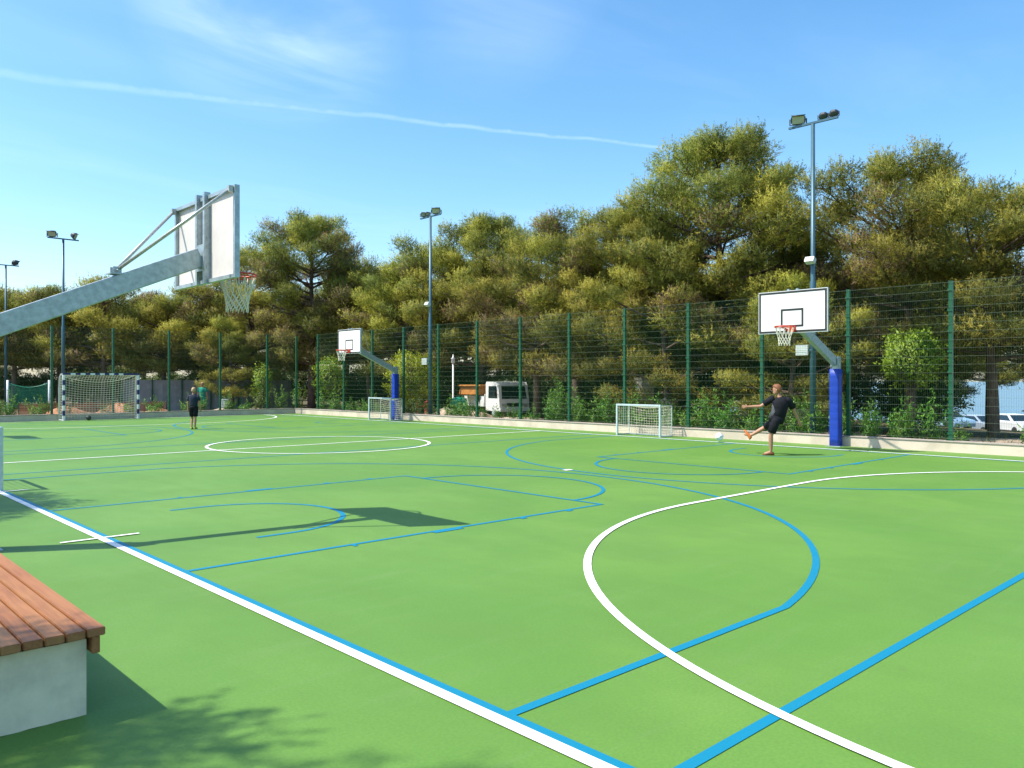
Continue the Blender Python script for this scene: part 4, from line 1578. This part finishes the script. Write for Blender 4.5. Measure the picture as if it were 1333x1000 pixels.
def make_person(label, origin, J, s, face, cloth, hair_mat, right, shoe_mats, group=None, fingers=True, name='person', rot=None):
    """J: joints as (u right, v up, d away) from the camera's side, metres; the figure stands at origin. right/away follow the photo's view."""
    if rot is None:
        rx, aw = Vector((CR, -SR, 0)), Vector((SR, CR, 0))
    else:
        rx, aw = Vector((math.cos(rot), math.sin(rot), 0)), Vector((-math.sin(rot), math.cos(rot), 0))

    def P(q):
        return rx * q[0] + Vector((0, 0, 1)) * q[1] + aw * q[2]
    p = {k: P(v) for k, v in J.items()}
    t = thing(name, label, 'person', origin, 0, group)
    N = {}
    E = []

    def nd(k, pos, r_):
        N[k] = (pos, r_ * s)
    nd('pelvis', p['pelvis'], 0.105)
    nd('waist', p['waist'], 0.100)
    nd('chest', p['chest'], 0.115)
    nd('neck', p['neck'], 0.052)
    nd('skull', p['neck'].lerp(p['head'], 0.55), 0.048)
    E += [('pelvis', 'waist'), ('waist', 'chest'), ('chest', 'neck'), ('neck', 'skull')]
    for q in 'LR':
        nd('sh' + q, p['sh' + q], 0.058)
        nd('el' + q, p['el' + q], 0.040)
        nd('fm' + q, p['el' + q].lerp(p['wr' + q], 0.35), 0.039)
        nd('wrist' + q, p['wr' + q], 0.025)
        E += [('chest', 'sh' + q), ('sh' + q, 'el' + q), ('el' + q, 'fm' + q), ('fm' + q, 'wrist' + q)]
        nd('hip' + q, p['hip' + q], 0.076)
        nd('kn' + q, p['kn' + q], 0.054)
        nd('cf' + q, p['kn' + q].lerp(p['an' + q], 0.32), 0.056)
        nd('an' + q, p['an' + q], 0.034)
        nd('to' + q, p['to' + q], 0.030)
        E += [('pelvis', 'hip' + q), ('hip' + q, 'kn' + q), ('kn' + q, 'cf' + q), ('cf' + q, 'an' + q), ('an' + q, 'to' + q)]
        if fingers:
            add_hand(N, E, q, p['wr' + q], p['el' + q], aw, s)
        else:
            nd('palm' + q, p['wr' + q] + limb_dir(p['el' + q], p['wr' + q]) * 0.11 * s, 0.026)
            E.append(('wrist' + q, 'palm' + q))
    fc = P(face)
    upv = (p['head'] - p['neck']).normalized() * 0.5 + Vector((0, 0, 0.8))
    hm, hair = frame_head(p['head'], fc, upv, s)
    lip = M.get('lip') or material('lip', (0.35, 0.12, 0.10), 0.5)
    M['lip'] = lip
    link('body', skin_mesh('body', N, E, 'pelvis', [M['skin'], M['black_paint'], lip], hm), t)
    hair.build('hair', hair_mat, t)
    # shirt: lofted trunk and sleeves
    across = (p['shR'] - p['shL']).normalized()

    def rings(path, ax_hint):
        out = []
        for i, (c, a, b) in enumerate(path):
            c0 = Vector(path[max(0, i - 1)][0])
            c1 = Vector(path[min(len(path) - 1, i + 1)][0])
            tdir = (c1 - c0).normalized()
            ax_ = (ax_hint - tdir * ax_hint.dot(tdir)).normalized()
            ay_ = tdir.cross(ax_).normalized()
            out.append(oval(c, ax_, ay_, a * s, b * s))
        return out
    wst, ch, nk, pl = p['waist'], p['chest'], p['neck'], p['pelvis']
    shm = (p['shL'] + p['shR']) / 2
    hem = pl.lerp(wst, -0.10)
    mb = MB()
    mb.loft(rings([(hem, 0.178, 0.138), (wst, 0.165, 0.130), (wst.lerp(ch, 0.5), 0.175, 0.135), (ch, 0.192, 0.142), (shm.lerp(ch, 0.25), 0.196, 0.125), (shm.lerp(nk, 0.45), 0.150, 0.095), (nk.lerp(shm, 0.18), 0.072, 0.068)], across))
    for q in 'LR':
        a, b = p['sh' + q], p['el' + q]
        d_ = (b - a).normalized()
        inn = a.lerp(shm, 0.30)
        ref = Vector((0, 0, 1)) if abs(d_.z) < 0.85 else across
        mb.loft(rings([(inn, 0.088, 0.085), (a, 0.080, 0.078), (a.lerp(b, 0.35), 0.073, 0.070), (a.lerp(b, 0.72), 0.070, 0.066), (a.lerp(b, 0.74), 0.050, 0.050)], ref))
    mb.build('shirt', cloth[0], t)
    if cloth[2] is not None:
        mb = MB()
        sd_ = -across
        for z in (0.0,):
            mb.loft(rings([(hem + sd_ * 0.085 * s, 0.104, 0.112), (wst + sd_ * 0.078 * s, 0.100, 0.108), (wst.lerp(ch, 0.45) + sd_ * 0.10 * s, 0.082, 0.098), (ch + sd_ * 0.135 * s, 0.060, 0.070)], across))
        mb.build('side_panel', cloth[2], t)
    mb = MB()
    mb.loft(rings([(wst.lerp(pl, 0.45), 0.160, 0.128), (pl, 0.180, 0.148), (pl.lerp((p['hipL'] + p['hipR']) / 2, 1.0) + (pl - wst) * 0.22, 0.165, 0.135)], across))
    for q in 'LR':
        a, b = p['hip' + q], p['kn' + q]
        d_ = (b - a).normalized()
        ref = across if abs(across.dot(d_)) < 0.85 else Vector((0, 0, 1))
        mb.loft(rings([(a - d_ * 0.07, 0.080, 0.090), (a, 0.102, 0.110), (a.lerp(b, 0.35), 0.102, 0.104), (a.lerp(b, 0.84), 0.092, 0.092), (a.lerp(b, 0.86), 0.068, 0.068)], ref))
    mb.build('shorts', cloth[1], t)
    for q, sm in zip('LR', shoe_mats):
        a, tt = p['an' + q], p['to' + q]
        shin = (p['kn' + q] - a).normalized()
        d_ = (tt - a).normalized()
        fwd = (tt - a) - shin * (tt - a).dot(shin)
        fwd = fwd.normalized()
        sidev = shin.cross(fwd).normalized()
        sole = a - shin * 0.085 * s
        mb = MB()
        L = []
        for x, w_, h_ in ((-0.075, 0.020, 0.030), (-0.06, 0.036, 0.075), (-0.01, 0.042, 0.100), (0.05, 0.044, 0.085), (0.11, 0.050, 0.062), (0.165, 0.044, 0.048), (0.195, 0.020, 0.028)):
            c = sole + fwd * x * s
            L.append([c + sidev * w_ * s * math.cos(TAU * k / 12) + shin * (h_ / 2 + h_ / 2 * math.sin(TAU * k / 12)) * s for k in range(12)])
        mb.loft(L)
        mb.build('shoe', sm, t)
    return t


KICK = dict(pelvis=(.17, .86, .02), waist=(.22, 1.00, .0), chest=(.245, 1.20, -.01), neck=(.225, 1.375, .0), head=(.175, 1.525, .02),
            shL=(.065, 1.31, .06), elL=(-.165, 1.135, .13), wrL=(-.43, 1.125, .20),
            shR=(.42, 1.275, -.05), elR=(.575, 1.03, .0), wrR=(.69, .80, .04),
            hipL=(.12, .80, -.05), knL=(.015, .475, -.03), anL=(.03, .085, .0), toL=(-.12, .03, .05),
            hipR=(.18, .79, .09), knR=(.01, .62, .42), anR=(-.28, .43, .52), toR=(-.43, .455, .60))
make_person('young man in black shirt and shorts kicking, standing on one leg with arms out', (17.11, 9.45, 0), KICK, 1.0, (-.85, -.05, .45), (M['cloth_black'], M['cloth_black'], M['cloth_grey']), M['hair_ginger'], None, (M['shoe_brown'], M['shoe_orange']))


def standing(h, wob=0.0):
    k = h / 1.75
    return dict(pelvis=(0, .93 * k, 0), waist=(0, 1.07 * k, 0), chest=(0, 1.28 * k, 0), neck=(0, 1.47 * k, 0.0), head=(0.0, 1.625 * k, .01),
                shL=(-.17 * k, 1.40 * k, 0), elL=(-.235 * k, 1.12 * k, .02), wrL=(-.25 * k, .88 * k, .06),
                shR=(.17 * k, 1.40 * k, 0), elR=(.245 * k, 1.12 * k, .0), wrR=(.27 * k, .87 * k, .03),
                hipL=(-.09 * k, .88 * k, 0), knL=(-.085 * k, .48 * k, .03 + wob), anL=(-.07 * k, .085 * k, -.02), toL=(-.08 * k, .03, .12),
                hipR=(.09 * k, .88 * k, 0), knR=(.08 * k, .48 * k, .02 - wob), anR=(.05 * k, .085 * k, .03), toR=(.06 * k, .03, .17))


BOY = standing(1.50, 0.03)
make_person('boy in dark shirt and black shorts standing with his back turned, lime shoes', (11.39, 28.72, 0), BOY, 0.86, (-.15, 0, 1), (M['cloth_navy'], M['cloth_black'], None), M['hair_blond'], None, (M['shoe_lime'], M['shoe_lime']))
bgp = [('person in a teal shirt and pale cap walking among the shrubs', 27.6, 26.2, 1.15, 0.66, 'cloth_teal', 'cloth_sand', 'hair_blond'),
       ('person in a pale top half hidden by shrubs behind the kicking player', 25.6, 12.95, 1.15, 0.66, 'cloth_pink', 'cloth_sand', 'hair_blond'),
       ('child in a teal shirt between the kicking player and the nearest mast', 26.2, 13.75, 0.95, 0.55, 'cloth_teal', 'cloth_navy', 'hair_brown'),
       ('person in a green shirt standing by the grey screen behind the boy', 19.0, 46.6, 1.85, 1.0, 'cloth_green', 'cloth_green', 'hair_blond')]
for lab, x, y, hgt, s, c1, c2, hr in bgp:
    make_person(lab, (x, y, ground_z(x, y)), standing(hgt, 0.03), s, (-.4, 0, -.9), (M[c1], M[c2], None), M[hr], None, (M['rubber'], M['rubber']), None, False)

# ------------------------------------------------------------------ balls
def football(label, loc, m1, m2):
    bm = bmesh.new()
    bmesh.ops.create_icosphere(bm, subdivisions=1, radius=0.11)
    icos = [v.co.normalized() for v in bm.verts][:12]
    bm.free()
    bm = bmesh.new()
    bmesh.ops.create_icosphere(bm, subdivisions=4, radius=0.11)
    bm2 = bmesh.new()
    bmesh.ops.create_icosphere(bm2, subdivisions=1, radius=1)
    base = [v.co.copy() for v in bm2.verts]
    bm2.free()
    # the 12 five-valent corners
    phi = (1 + 5 ** 0.5) / 2
    c12 = [Vector(v).normalized() for v in [(a * 1, b * phi, 0) for a in (-1, 1) for b in (-1, 1)] + [(0, a, b * phi) for a in (-1, 1) for b in (-1, 1)] + [(b * phi, 0, a) for a in (-1, 1) for b in (-1, 1)]]
    for f in bm.faces:
        f.smooth = True
        n = f.calc_center_median().normalized()
        f.material_index = 1 if max(n.dot(c) for c in c12) > 0.945 else 0
    me = bpy.data.meshes.new('football')
    bm.to_mesh(me)
    bm.free()
    me.materials.append(m1)
    me.materials.append(m2)
    o = link('football', me)
    o.location = loc
    return tag(o, label, 'ball')


football('white football flying off low in front of the kerb', (19.75, 12.45, 0.16), M['ball_white'], M['alu'])
football('dark ball lying on the goal line of the striped goal', (10.65, YF - 0.12, 0.11), M['ball_dark'], M['ball_dark'])

# ------------------------------------------------------------------ things beyond the fence
def wheel(parent, c, r_, w_):
    c = Vector(c)
    mb = MB()
    ringp = []
    for x, q in ((-w_ / 2, 0.8), (-w_ / 2, 0.97), (-w_ / 4, 1.0), (w_ / 4, 1.0), (w_ / 2, 0.97), (w_ / 2, 0.8)):
        ringp.append([c + Vector((x, r_ * q * math.cos(TAU * k / 20), r_ * q * math.sin(TAU * k / 20))) for k in range(20)])
    mb.loft(ringp)
    wl = mb.build('wheel', M['rubber'], parent)
    mb = MB()
    for sg in (-1, 1):
        mb.tube([c + Vector((sg * (w_ / 2 + 0.002), 0, 0)), c + Vector((sg * (w_ / 2 + 0.02), 0, 0))], r_ * 0.55, 14)
    mb.build('rim', M['alu'], wl)


# truck: front faces local -y
tk = thing('truck', 'small white truck with orange load parked behind the fence', 'truck', (27.75, 29.75, ground_z(27.75, 29.75) - 0.02), -0.22)
mb = MB()
prof = [(-0.55, 0.42), (-0.62, 0.55), (-0.62, 0.98), (-0.46, 1.72), (-0.36, 1.86), (0.72, 1.88), (0.80, 1.78), (0.80, 0.42)]
mb.loft([[(-0.86, y, z) for y, z in prof], [(-0.80 * 1.0 if z > 1.6 else -0.87, y, z) for y, z in prof], [(0.80 if z > 1.6 else 0.87, y, z) for y, z in prof], [(0.86, y, z) for y, z in prof]], smooth=False)
mb.build('cab', M['truck_white'], tk, bevel=0.04, seg=3)


def on_screen(x, t, o=0.012):
    y = -0.62 + (0.16) * t
    z = 0.98 + 0.74 * t
    return (x, y - o, z + o * 0.2)


def slab(mb, pts, d_):
    mb.loft([[Vector(p) for p in pts], [Vector(p) + Vector(d_) for p in pts]], smooth=False)


mb = MB()
slab(mb, [on_screen(-0.72, 0.06, -0.005), on_screen(0.72, 0.06, -0.005), on_screen(0.68, 0.93, -0.005), on_screen(-0.68, 0.93, -0.005)], (0, -0.02, 0.004))
mb.build('windscreen', M['glass_dark'], tk)
for s in (-1, 1):
    mb = MB()
    x = s * 0.872
    slab(mb, [(x - s * 0.01, -0.42, 1.06), (x - s * 0.01, 0.50, 1.06), (x - s * 0.025, 0.50, 1.66), (x - s * 0.025, -0.32, 1.66)], (s * 0.014, 0, 0))
    mb.build('side_window', M['glass_dark'], tk)
    mb = MB()
    mb.bar((s * 0.87, -0.50, 1.25), (s * 1.05, -0.55, 1.28), 0.02, 0.02)
    mb.box((s * 1.06, -0.56, 1.26), (0.14, 0.05, 0.30))
    mb.build('mirror', M['rubber'], tk)
    MB().box((s * 0.62, -0.632, 0.70), (0.26, 0.03, 0.15)).build('headlight', M['lamp_glass'], tk)
MB().box((0, -0.632, 0.72), (0.9, 0.02, 0.18)).build('grille', M['rubber'], tk)
MB().box((0, -0.65, 0.47), (1.74, 0.12, 0.16)).build('bumper', M['truck_white'], tk, bevel=0.02)
MB().box((0, 2.0, 0.50), (0.8, 2.36, 0.14)).build('chassis', M['rubber'], tk)
mb = MB()
mb.box((0, 2.15, 0.66), (1.8, 2.5, 0.10))
for s in (-1, 1):
    mb.box((s * 0.88, 2.15, 0.92), (0.04, 2.5, 0.42))
mb.box((0, 0.92, 0.98), (1.72, 0.04, 0.54))
mb.box((0, 3.38, 0.92), (1.72, 0.04, 0.42))
mb.build('load_bed', M['truck_white'], tk)
for s in (-1, 1):
    wheel(tk, (s * 0.74, -0.05, 0.33), 0.33, 0.2)
    wheel(tk, (s * 0.74, 2.5, 0.33), 0.33, 0.2)
ol = thing('machine', 'orange machine body standing on the load bed of the white truck', 'machine', (27.6, 31.95, ground_z(27.6, 31.9)), 0.05)
mb = MB()
mb.box((0, 0, 1.28), (1.3, 1.5, 0.42), taper=0.92).box((0, -0.1, 1.54), (1.45, 1.7, 0.08))
mb.build('housing', M['orange'], ol, bevel=0.02)
mb = MB()
for s in (-1, 1):
    for q in (-1, 1):
        mb.box((s * 0.5, q * 0.6, 0.885), (0.1, 0.1, 0.37))
mb.build('foot', M['rubber'], ol)

gb_ = thing('barrel', 'green round barrel lying left of the white truck', 'barrel', (26.1, 31.65, ground_z(26.1, 31.65)), 0.5)
mb = MB()
mb.loft([[(x, 0.33 * q * math.cos(TAU * k / 24), 0.72 + 0.33 * q * math.sin(TAU * k / 24)) for k in range(24)] for x, q in ((-0.42, 0.9), (-0.40, 1.0), (-0.16, 1.0), (-0.15, 1.04), (-0.12, 1.0), (0.12, 1.0), (0.15, 1.04), (0.16, 1.0), (0.40, 1.0), (0.42, 0.9))])
mb.build('drum', M['bin_green'], gb_)
mb = MB()
for q in (-0.25, 0.25):
    mb.box((q, -0.2, 0.22), (0.06, 0.06, 0.46), Matrix.Rotation(0.35, 3, 'X'))
    mb.box((q, 0.2, 0.22), (0.06, 0.06, 0.46), Matrix.Rotation(-0.35, 3, 'X'))
mb.build('trestle', M['rubber'], gb_)

lp = thing('lamp_post', 'thin white lamp post with a small lantern behind the fence', 'lamp post', (26.6, 32.75, ground_z(26.6, 32.75)), 0)
MB().tube([(0, 0, 0), (0, 0, 0.8), (0, 0, 0.82), (0, 0, 2.72)], [0.07, 0.065, 0.048, 0.045], 12).build('pole', M['goal_white'], lp)
MB().tube([(0, 0, 2.72), (0, 0, 2.76), (0, 0, 2.94), (0, 0, 2.97), (0, 0, 3.03), (0, 0, 3.2)], [0.06, 0.10, 0.085, 0.12, 0.04, 0.015], 14).build('lantern', M['goal_white'], lp)

for i, (lab, x, y, h_) in enumerate((('red hydrant post left of the second floodlight mast', 25.2, 33.95, 0.95), ('squat red hydrant beside the foot of the second floodlight mast', 25.5, 33.55, 0.85))):
    t = thing('hydrant', lab, 'hydrant', (x, y, ground_z(x, y)), 0.4 * i, 'red hydrants')
    k = 1.5 if i else 1.0
    MB().tube([(0, 0, 0), (0, 0, 0.05), (0, 0, 0.06), (0, 0, h_ - 0.12), (0, 0, h_ - 0.1), (0, 0, h_)], [0.14 * k, 0.14 * k, 0.09 * k, 0.09 * k, 0.12 * k, 0.03], 14).build('barrel', M['red'], t)
    mb = MB()
    for a in (0, PI / 2, PI):
        mb.tube([(0, 0, h_ * 0.62), (0.19 * k * math.cos(a), 0.19 * k * math.sin(a), h_ * 0.62)], 0.05 * k, 10)
    mb.build('outlet', M['red'], t)

ut = thing('stone_pillar', 'tall pale stone pillar with a dark meter door behind the mini goal', 'pillar', (25.0, 19.05, ground_z(25.0, 19.05)), -0.35)
pm = MB().box((0, 0, 0), (0.56, 0.44, 0.215)).mesh('stone_block', M['stone_pale'])
bm_ = bmesh.new()
bm_.from_mesh(pm)
bmesh.ops.bevel(bm_, geom=list(bm_.edges), offset=0.012, segments=1, affect='EDGES')
bm_.to_mesh(pm)
bm_.free()
for k in range(9):
    o = link('stone_block', pm, ut)
    o.location = (rng.uniform(-.006, .006), rng.uniform(-.006, .006), 0.11 + k * 0.218)
    o.rotation_euler = (0, 0, rng.uniform(-.02, .02))
MB().box((0, 0, 2.01), (0.66, 0.54, 0.09)).build('cap', M['stone_pale'], ut, bevel=0.01)
MB().box((-0.292, 0.03, 1.22), (0.03, 0.26, 0.50)).build('meter_door', M['glass_dark'], ut, bevel=0.01)

ht = thing('stone_gatepost', 'squat pale stone post with a pyramid cap right of the mini goal', 'gatepost', (24.7, 17.9, ground_z(24.7, 17.9)), 0.35)
pm2 = MB().box((0, 0, 0), (0.46, 0.46, 0.235)).mesh('stone_block', M['stone_pale'])
bm_ = bmesh.new()
bm_.from_mesh(pm2)
bmesh.ops.bevel(bm_, geom=list(bm_.edges), offset=0.012, segments=1, affect='EDGES')
bm_.to_mesh(pm2)
bm_.free()
for k in range(4):
    o = link('stone_block', pm2, ht)
    o.location = (rng.uniform(-.006, .006), rng.uniform(-.006, .006), 0.12 + k * 0.238)
mb = MB()
mb.box((0, 0, 1.005), (0.60, 0.60, 0.09)).box((0, 0, 1.155), (0.56, 0.56, 0.205), taper=0.06)
mb.build('cap', M['stone_pale'], ht)

sp = MB()
sp.box((0, 0, 0.72), (0.13, 0.13, 1.44)).box((0, 0, 1.465), (0.17, 0.17, 0.05))
o = sp.build('marker_post', M['stone_pale'], None, bevel=0.01)
o.location = (23.9, 19.4, ground_z(23.9, 19.4))
tag(o, 'slim pale stone marker post just left of the mini goal', 'post')


def mound(name, label, x, y, rx, ry, h_, mat, seed):
    pr_ = random.Random(seed)
    mb = MB()
    nr, na = 9, 26
    rings = []
    for i in range(nr):
        t = 1 - i / (nr - 1) * 0.97
        rr = []
        for k in range(na):
            a = TAU * k / na
            wob_ = 1 + 0.16 * math.sin(a * 3 + seed) + 0.09 * math.sin(a * 7 + seed * 2) + pr_.uniform(-.05, .05)
            z = h_ * (1 - t ** 1.6) * (1 + 0.10 * math.sin(a * 5 + i)) + pr_.uniform(-.03, .03) * h_
            rr.append((math.cos(a) * rx * t * wob_, math.sin(a) * ry * t * wob_, z - (0.15 if i == 0 else 0)))
        rings.append(rr)
    mb.loft(rings)
    o_ = mb.build(name, mat)
    o_.location = (x, y, ground_z(x, y))
    return tag(o_, label, 'mound')


mound('sand_mound', 'pale heap of sand below the green barrel', 24.6, 30.9, 1.2, 0.9, 0.60, M['sand'], 1)
mound('sand_mound', 'low pale heap of rubble at the foot of the white truck', 24.9, 29.0, 1.1, 0.8, 0.38, M['sand'], 2)
mound('sand_mound', 'low sand heap beside the squat red hydrant', 23.6, 33.4, 0.9, 0.8, 0.38, M['sand'], 3)
mound('sand_mound', 'small pale rubble heap just left of the fence corner', 20.0, 41.9, 0.7, 0.5, 0.42, M['sand'], 4)
mound('sand_mound', 'flat pale rubble heap between the white seat and the fence corner', 18.3, 42.4, 0.8, 0.5, 0.38, M['sand'], 5)
mound('earth_mound', 'reddish earth heap seen through the right half of the striped goal', 13.4, 43.2, 1.3, 0.8, 0.62, M['earth_red'], 6)
mound('earth_mound', 'reddish yellow earth heap seen through the left half of the striped goal', 11.0, 43.4, 1.4, 0.8, 0.58, M['earth_red'], 7)
mound('earth_mound', 'orange earth heap between the striped goal and the boy', 15.2, 43.0, 1.1, 0.6, 0.45, M['earth_red'], 8)

# grey screen fence deeper on the left
sf = thing('screen_fence', 'grey cloth screen on dark posts behind the boy', 'fence', (0, 0, 0), 0)
x0s, y0s, x1s, y1s = 16.6, 53.2, 26.6, 50.2
mb = MB()
nseg = 40
pts = []
for k in range(nseg + 1):
    t = k / nseg
    x, y = x0s + (x1s - x0s) * t, y0s + (y1s - y0s) * t + 0.03 * math.sin(k * 1.9)
    pts.append((x, y))
for (xa, ya), (xb, yb) in zip(pts, pts[1:]):
    mb.loft([[(xa, ya, ground_z(xa, ya) - 0.1), (xa, ya + 0.012, ground_z(xa, ya) - 0.1), (xa, ya + 0.012, 1.80), (xa, ya, 1.80)],
             [(xb, yb, ground_z(xb, yb) - 0.1), (xb, yb + 0.012, ground_z(xb, yb) - 0.1), (xb, yb + 0.012, 1.80), (xb, yb, 1.80)]], smooth=False, caps=False)
mb.build('cloth', M['screen_grey'], sf)
for k in range(7):
    t = k / 6
    x, y = x0s + (x1s - x0s) * t, y0s + (y1s - y0s) * t - 0.07
    MB().box((x, y, 0.80), (0.06, 0.06, 2.2)).build('post', M['fence_green'], sf)

# low gate frame, white seat
gt = thing('gate_frame', 'low dark green gate frame standing in front of the grey screen', 'gate', (20.8, 46.3, ground_z(20.8, 46.3)), -0.75)
for s in (-1, 1):
    MB().box((s * 0.42, 0, 0.60), (0.07, 0.07, 1.24)).build('post', M['fence_green'], gt)
MB().box((0, 0, 1.20), (0.768, 0.06, 0.06)).build('rail', M['fence_green'], gt)
MB().box((0, 0, 0.25), (0.768, 0.05, 0.05)).build('rail', M['fence_green'], gt)
ws = thing('chair', 'white garden chair low behind the fence right of the boy', 'chair', (19.4, 44.3, ground_z(19.4, 44.3)), 2.4)
MB().box((0, 0, 0.30), (0.44, 0.44, 0.04)).build('seat', M['goal_white'], ws, bevel=0.012)
mb = MB()
for k in range(5):
    mb.box((-0.16 + k * 0.08, 0.22, 0.52), (0.05, 0.025, 0.40))
mb.box((0, 0.22, 0.735), (0.44, 0.035, 0.05))
mb.build('backrest', M['goal_white'], ws)
for s in (-1, 1):
    for q in (-1, 1):
        MB().box((s * 0.19, q * 0.19, 0.13), (0.04, 0.04, 0.30)).build('leg', M['goal_white'], ws)

# green debris net and orange barrier at the far left
gn = thing('green_net', 'sagging green debris net strung between posts at the far left', 'net', (0, 0, 0), 0)
mb = MB()
A_, B_ = Vector((9.35, 47.5, 0)), Vector((11.0, 46.5, 0))
ng = 16
for i in range(ng):
    def col(t):
        b = A_.lerp(B_, t)
        g0 = ground_z(b.x, b.y)
        topz = 1.62 - 0.22 * math.sin(PI * t) + 0.05 * math.sin(t * 17)
        return [(b.x + 0.05 * math.sin(t * 21 + k), b.y + 0.05 * math.cos(t * 15 + k), g0 + 0.5 + (topz - g0 - 0.5) * k / 5) for k in range(6)]
    c0, c1 = col(i / ng), col((i + 1) / ng)
    for k in range(5):
        mb.quad(c0[k], c1[k], c1[k + 1], c0[k + 1], True)
mb.build('netting', M['green_net'], gn)
MB().tube([(A_.x + (B_.x - A_.x) * t, A_.y + (B_.y - A_.y) * t, 1.63 - 0.22 * math.sin(PI * t)) for t in np.linspace(0, 1, 13)], 0.02, 6).build('rope', M['bin_green'], gn)
for p_ in (A_, B_):
    g0 = ground_z(p_.x, p_.y)
    MB().tube([(p_.x, p_.y, g0), (p_.x, p_.y, 1.78)], 0.055, 10).build('post', M['goal_white'], gn)
ob = thing('barrier', 'low orange plastic mesh barrier behind the striped goal', 'barrier', (0, 0, 0), 0)
mb = MB()
for i in range(26):
    xa, xb = 9.6 + i * 0.28, 9.6 + (i + 1) * 0.28
    ya, yb = 46.4 + 0.08 * math.sin(i * 1.1), 46.4 + 0.08 * math.sin((i + 1) * 1.1)
    ta, tb2 = 0.62 - 0.06 * abs(math.sin(i * 0.52)), 0.62 - 0.06 * abs(math.sin((i + 1) * 0.52))
    mb.quad((xa, ya, ground_z(xa, ya) + 0.12), (xb, yb, ground_z(xb, yb) + 0.12), (xb, yb, tb2), (xa, ya, ta))
mb.build('mesh_sheet', M['orange_net'], ob)
for k in range(7):
    x = 9.6 + k * 1.21
    MB().tube([(x, 46.36, ground_z(x, 46.4)), (x, 46.36, 0.72)], 0.02, 8).build('stake', M['rubber'], ob)

# parked cars down the slope on the right
def car(label, x, y, rz, mat, group='cars parked down the slope'):
    t = thing('parked_car', label, 'car', (x, y, ground_z(x, y) + 0.05), rz, group)
    mb = MB()
    half = [(-2.1, 0.35), (-2.15, 0.62), (-2.05, 0.84), (-1.0, 0.96), (-0.25, 1.42), (1.05, 1.44), (1.75, 0.98), (2.05, 0.92), (2.12, 0.6), (2.08, 0.35)]
    mb.loft([[(x_, -0.84, z) if z < 1.1 else (x_, -0.64, z) for x_, z in half], [(x_, 0.84, z) if z < 1.1 else (x_, 0.64, z) for x_, z in half]], smooth=False)
    mb.build('body', mat, t, bevel=0.05, seg=3)
    for s in (-1, 1):
        mb = MB()
        slab(mb, [(-0.85, s * 0.80, 1.0), (1.55, s * 0.80, 1.0), (0.98, s * 0.672, 1.36), (-0.25, s * 0.672, 1.36)], (0, s * 0.03, 0.01))
        mb.build('side_window', M['glass_dark'], t)
    mb = MB()
    slab(mb, [(-0.93, -0.66, 1.01), (-0.93, 0.66, 1.01), (-0.33, 0.56, 1.37), (-0.33, -0.56, 1.37)], (-0.03, 0, 0.02))
    mb.build('windscreen', M['glass_dark'], t)
    mb = MB()
    slab(mb, [(1.70, -0.66, 1.03), (1.70, 0.66, 1.03), (1.14, 0.56, 1.39), (1.14, -0.56, 1.39)], (0.03, 0, 0.02))
    mb.build('rear_window', M['glass_dark'], t)
    for s in (-1, 1):
        for q in (-1.32, 1.32):
            tmp = MB()
            c = Vector((q, s * 0.76, 0.32))
            tmp.loft([[c + Vector((0.32 * k2 * math.cos(TAU * k / 18), o2, 0.32 * k2 * math.sin(TAU * k / 18))) for k in range(18)] for o2, k2 in ((-0.1, 0.85), (-0.09, 1.0), (0.09, 1.0), (0.1, 0.85))])
            tmp.build('wheel', M['rubber'], t)
    return t


car('pale blue car glimpsed left of the rightmost fence post', 64.8, 21.4, 0.9, M['car_blue'])
car('silver car glimpsed right of the rightmost fence post', 66.6, 19.7, 1.0, M['car_silver'])
car('white car glimpsed at the right edge of the photo', 62.8, 16.4, 0.8, M['car_white'])
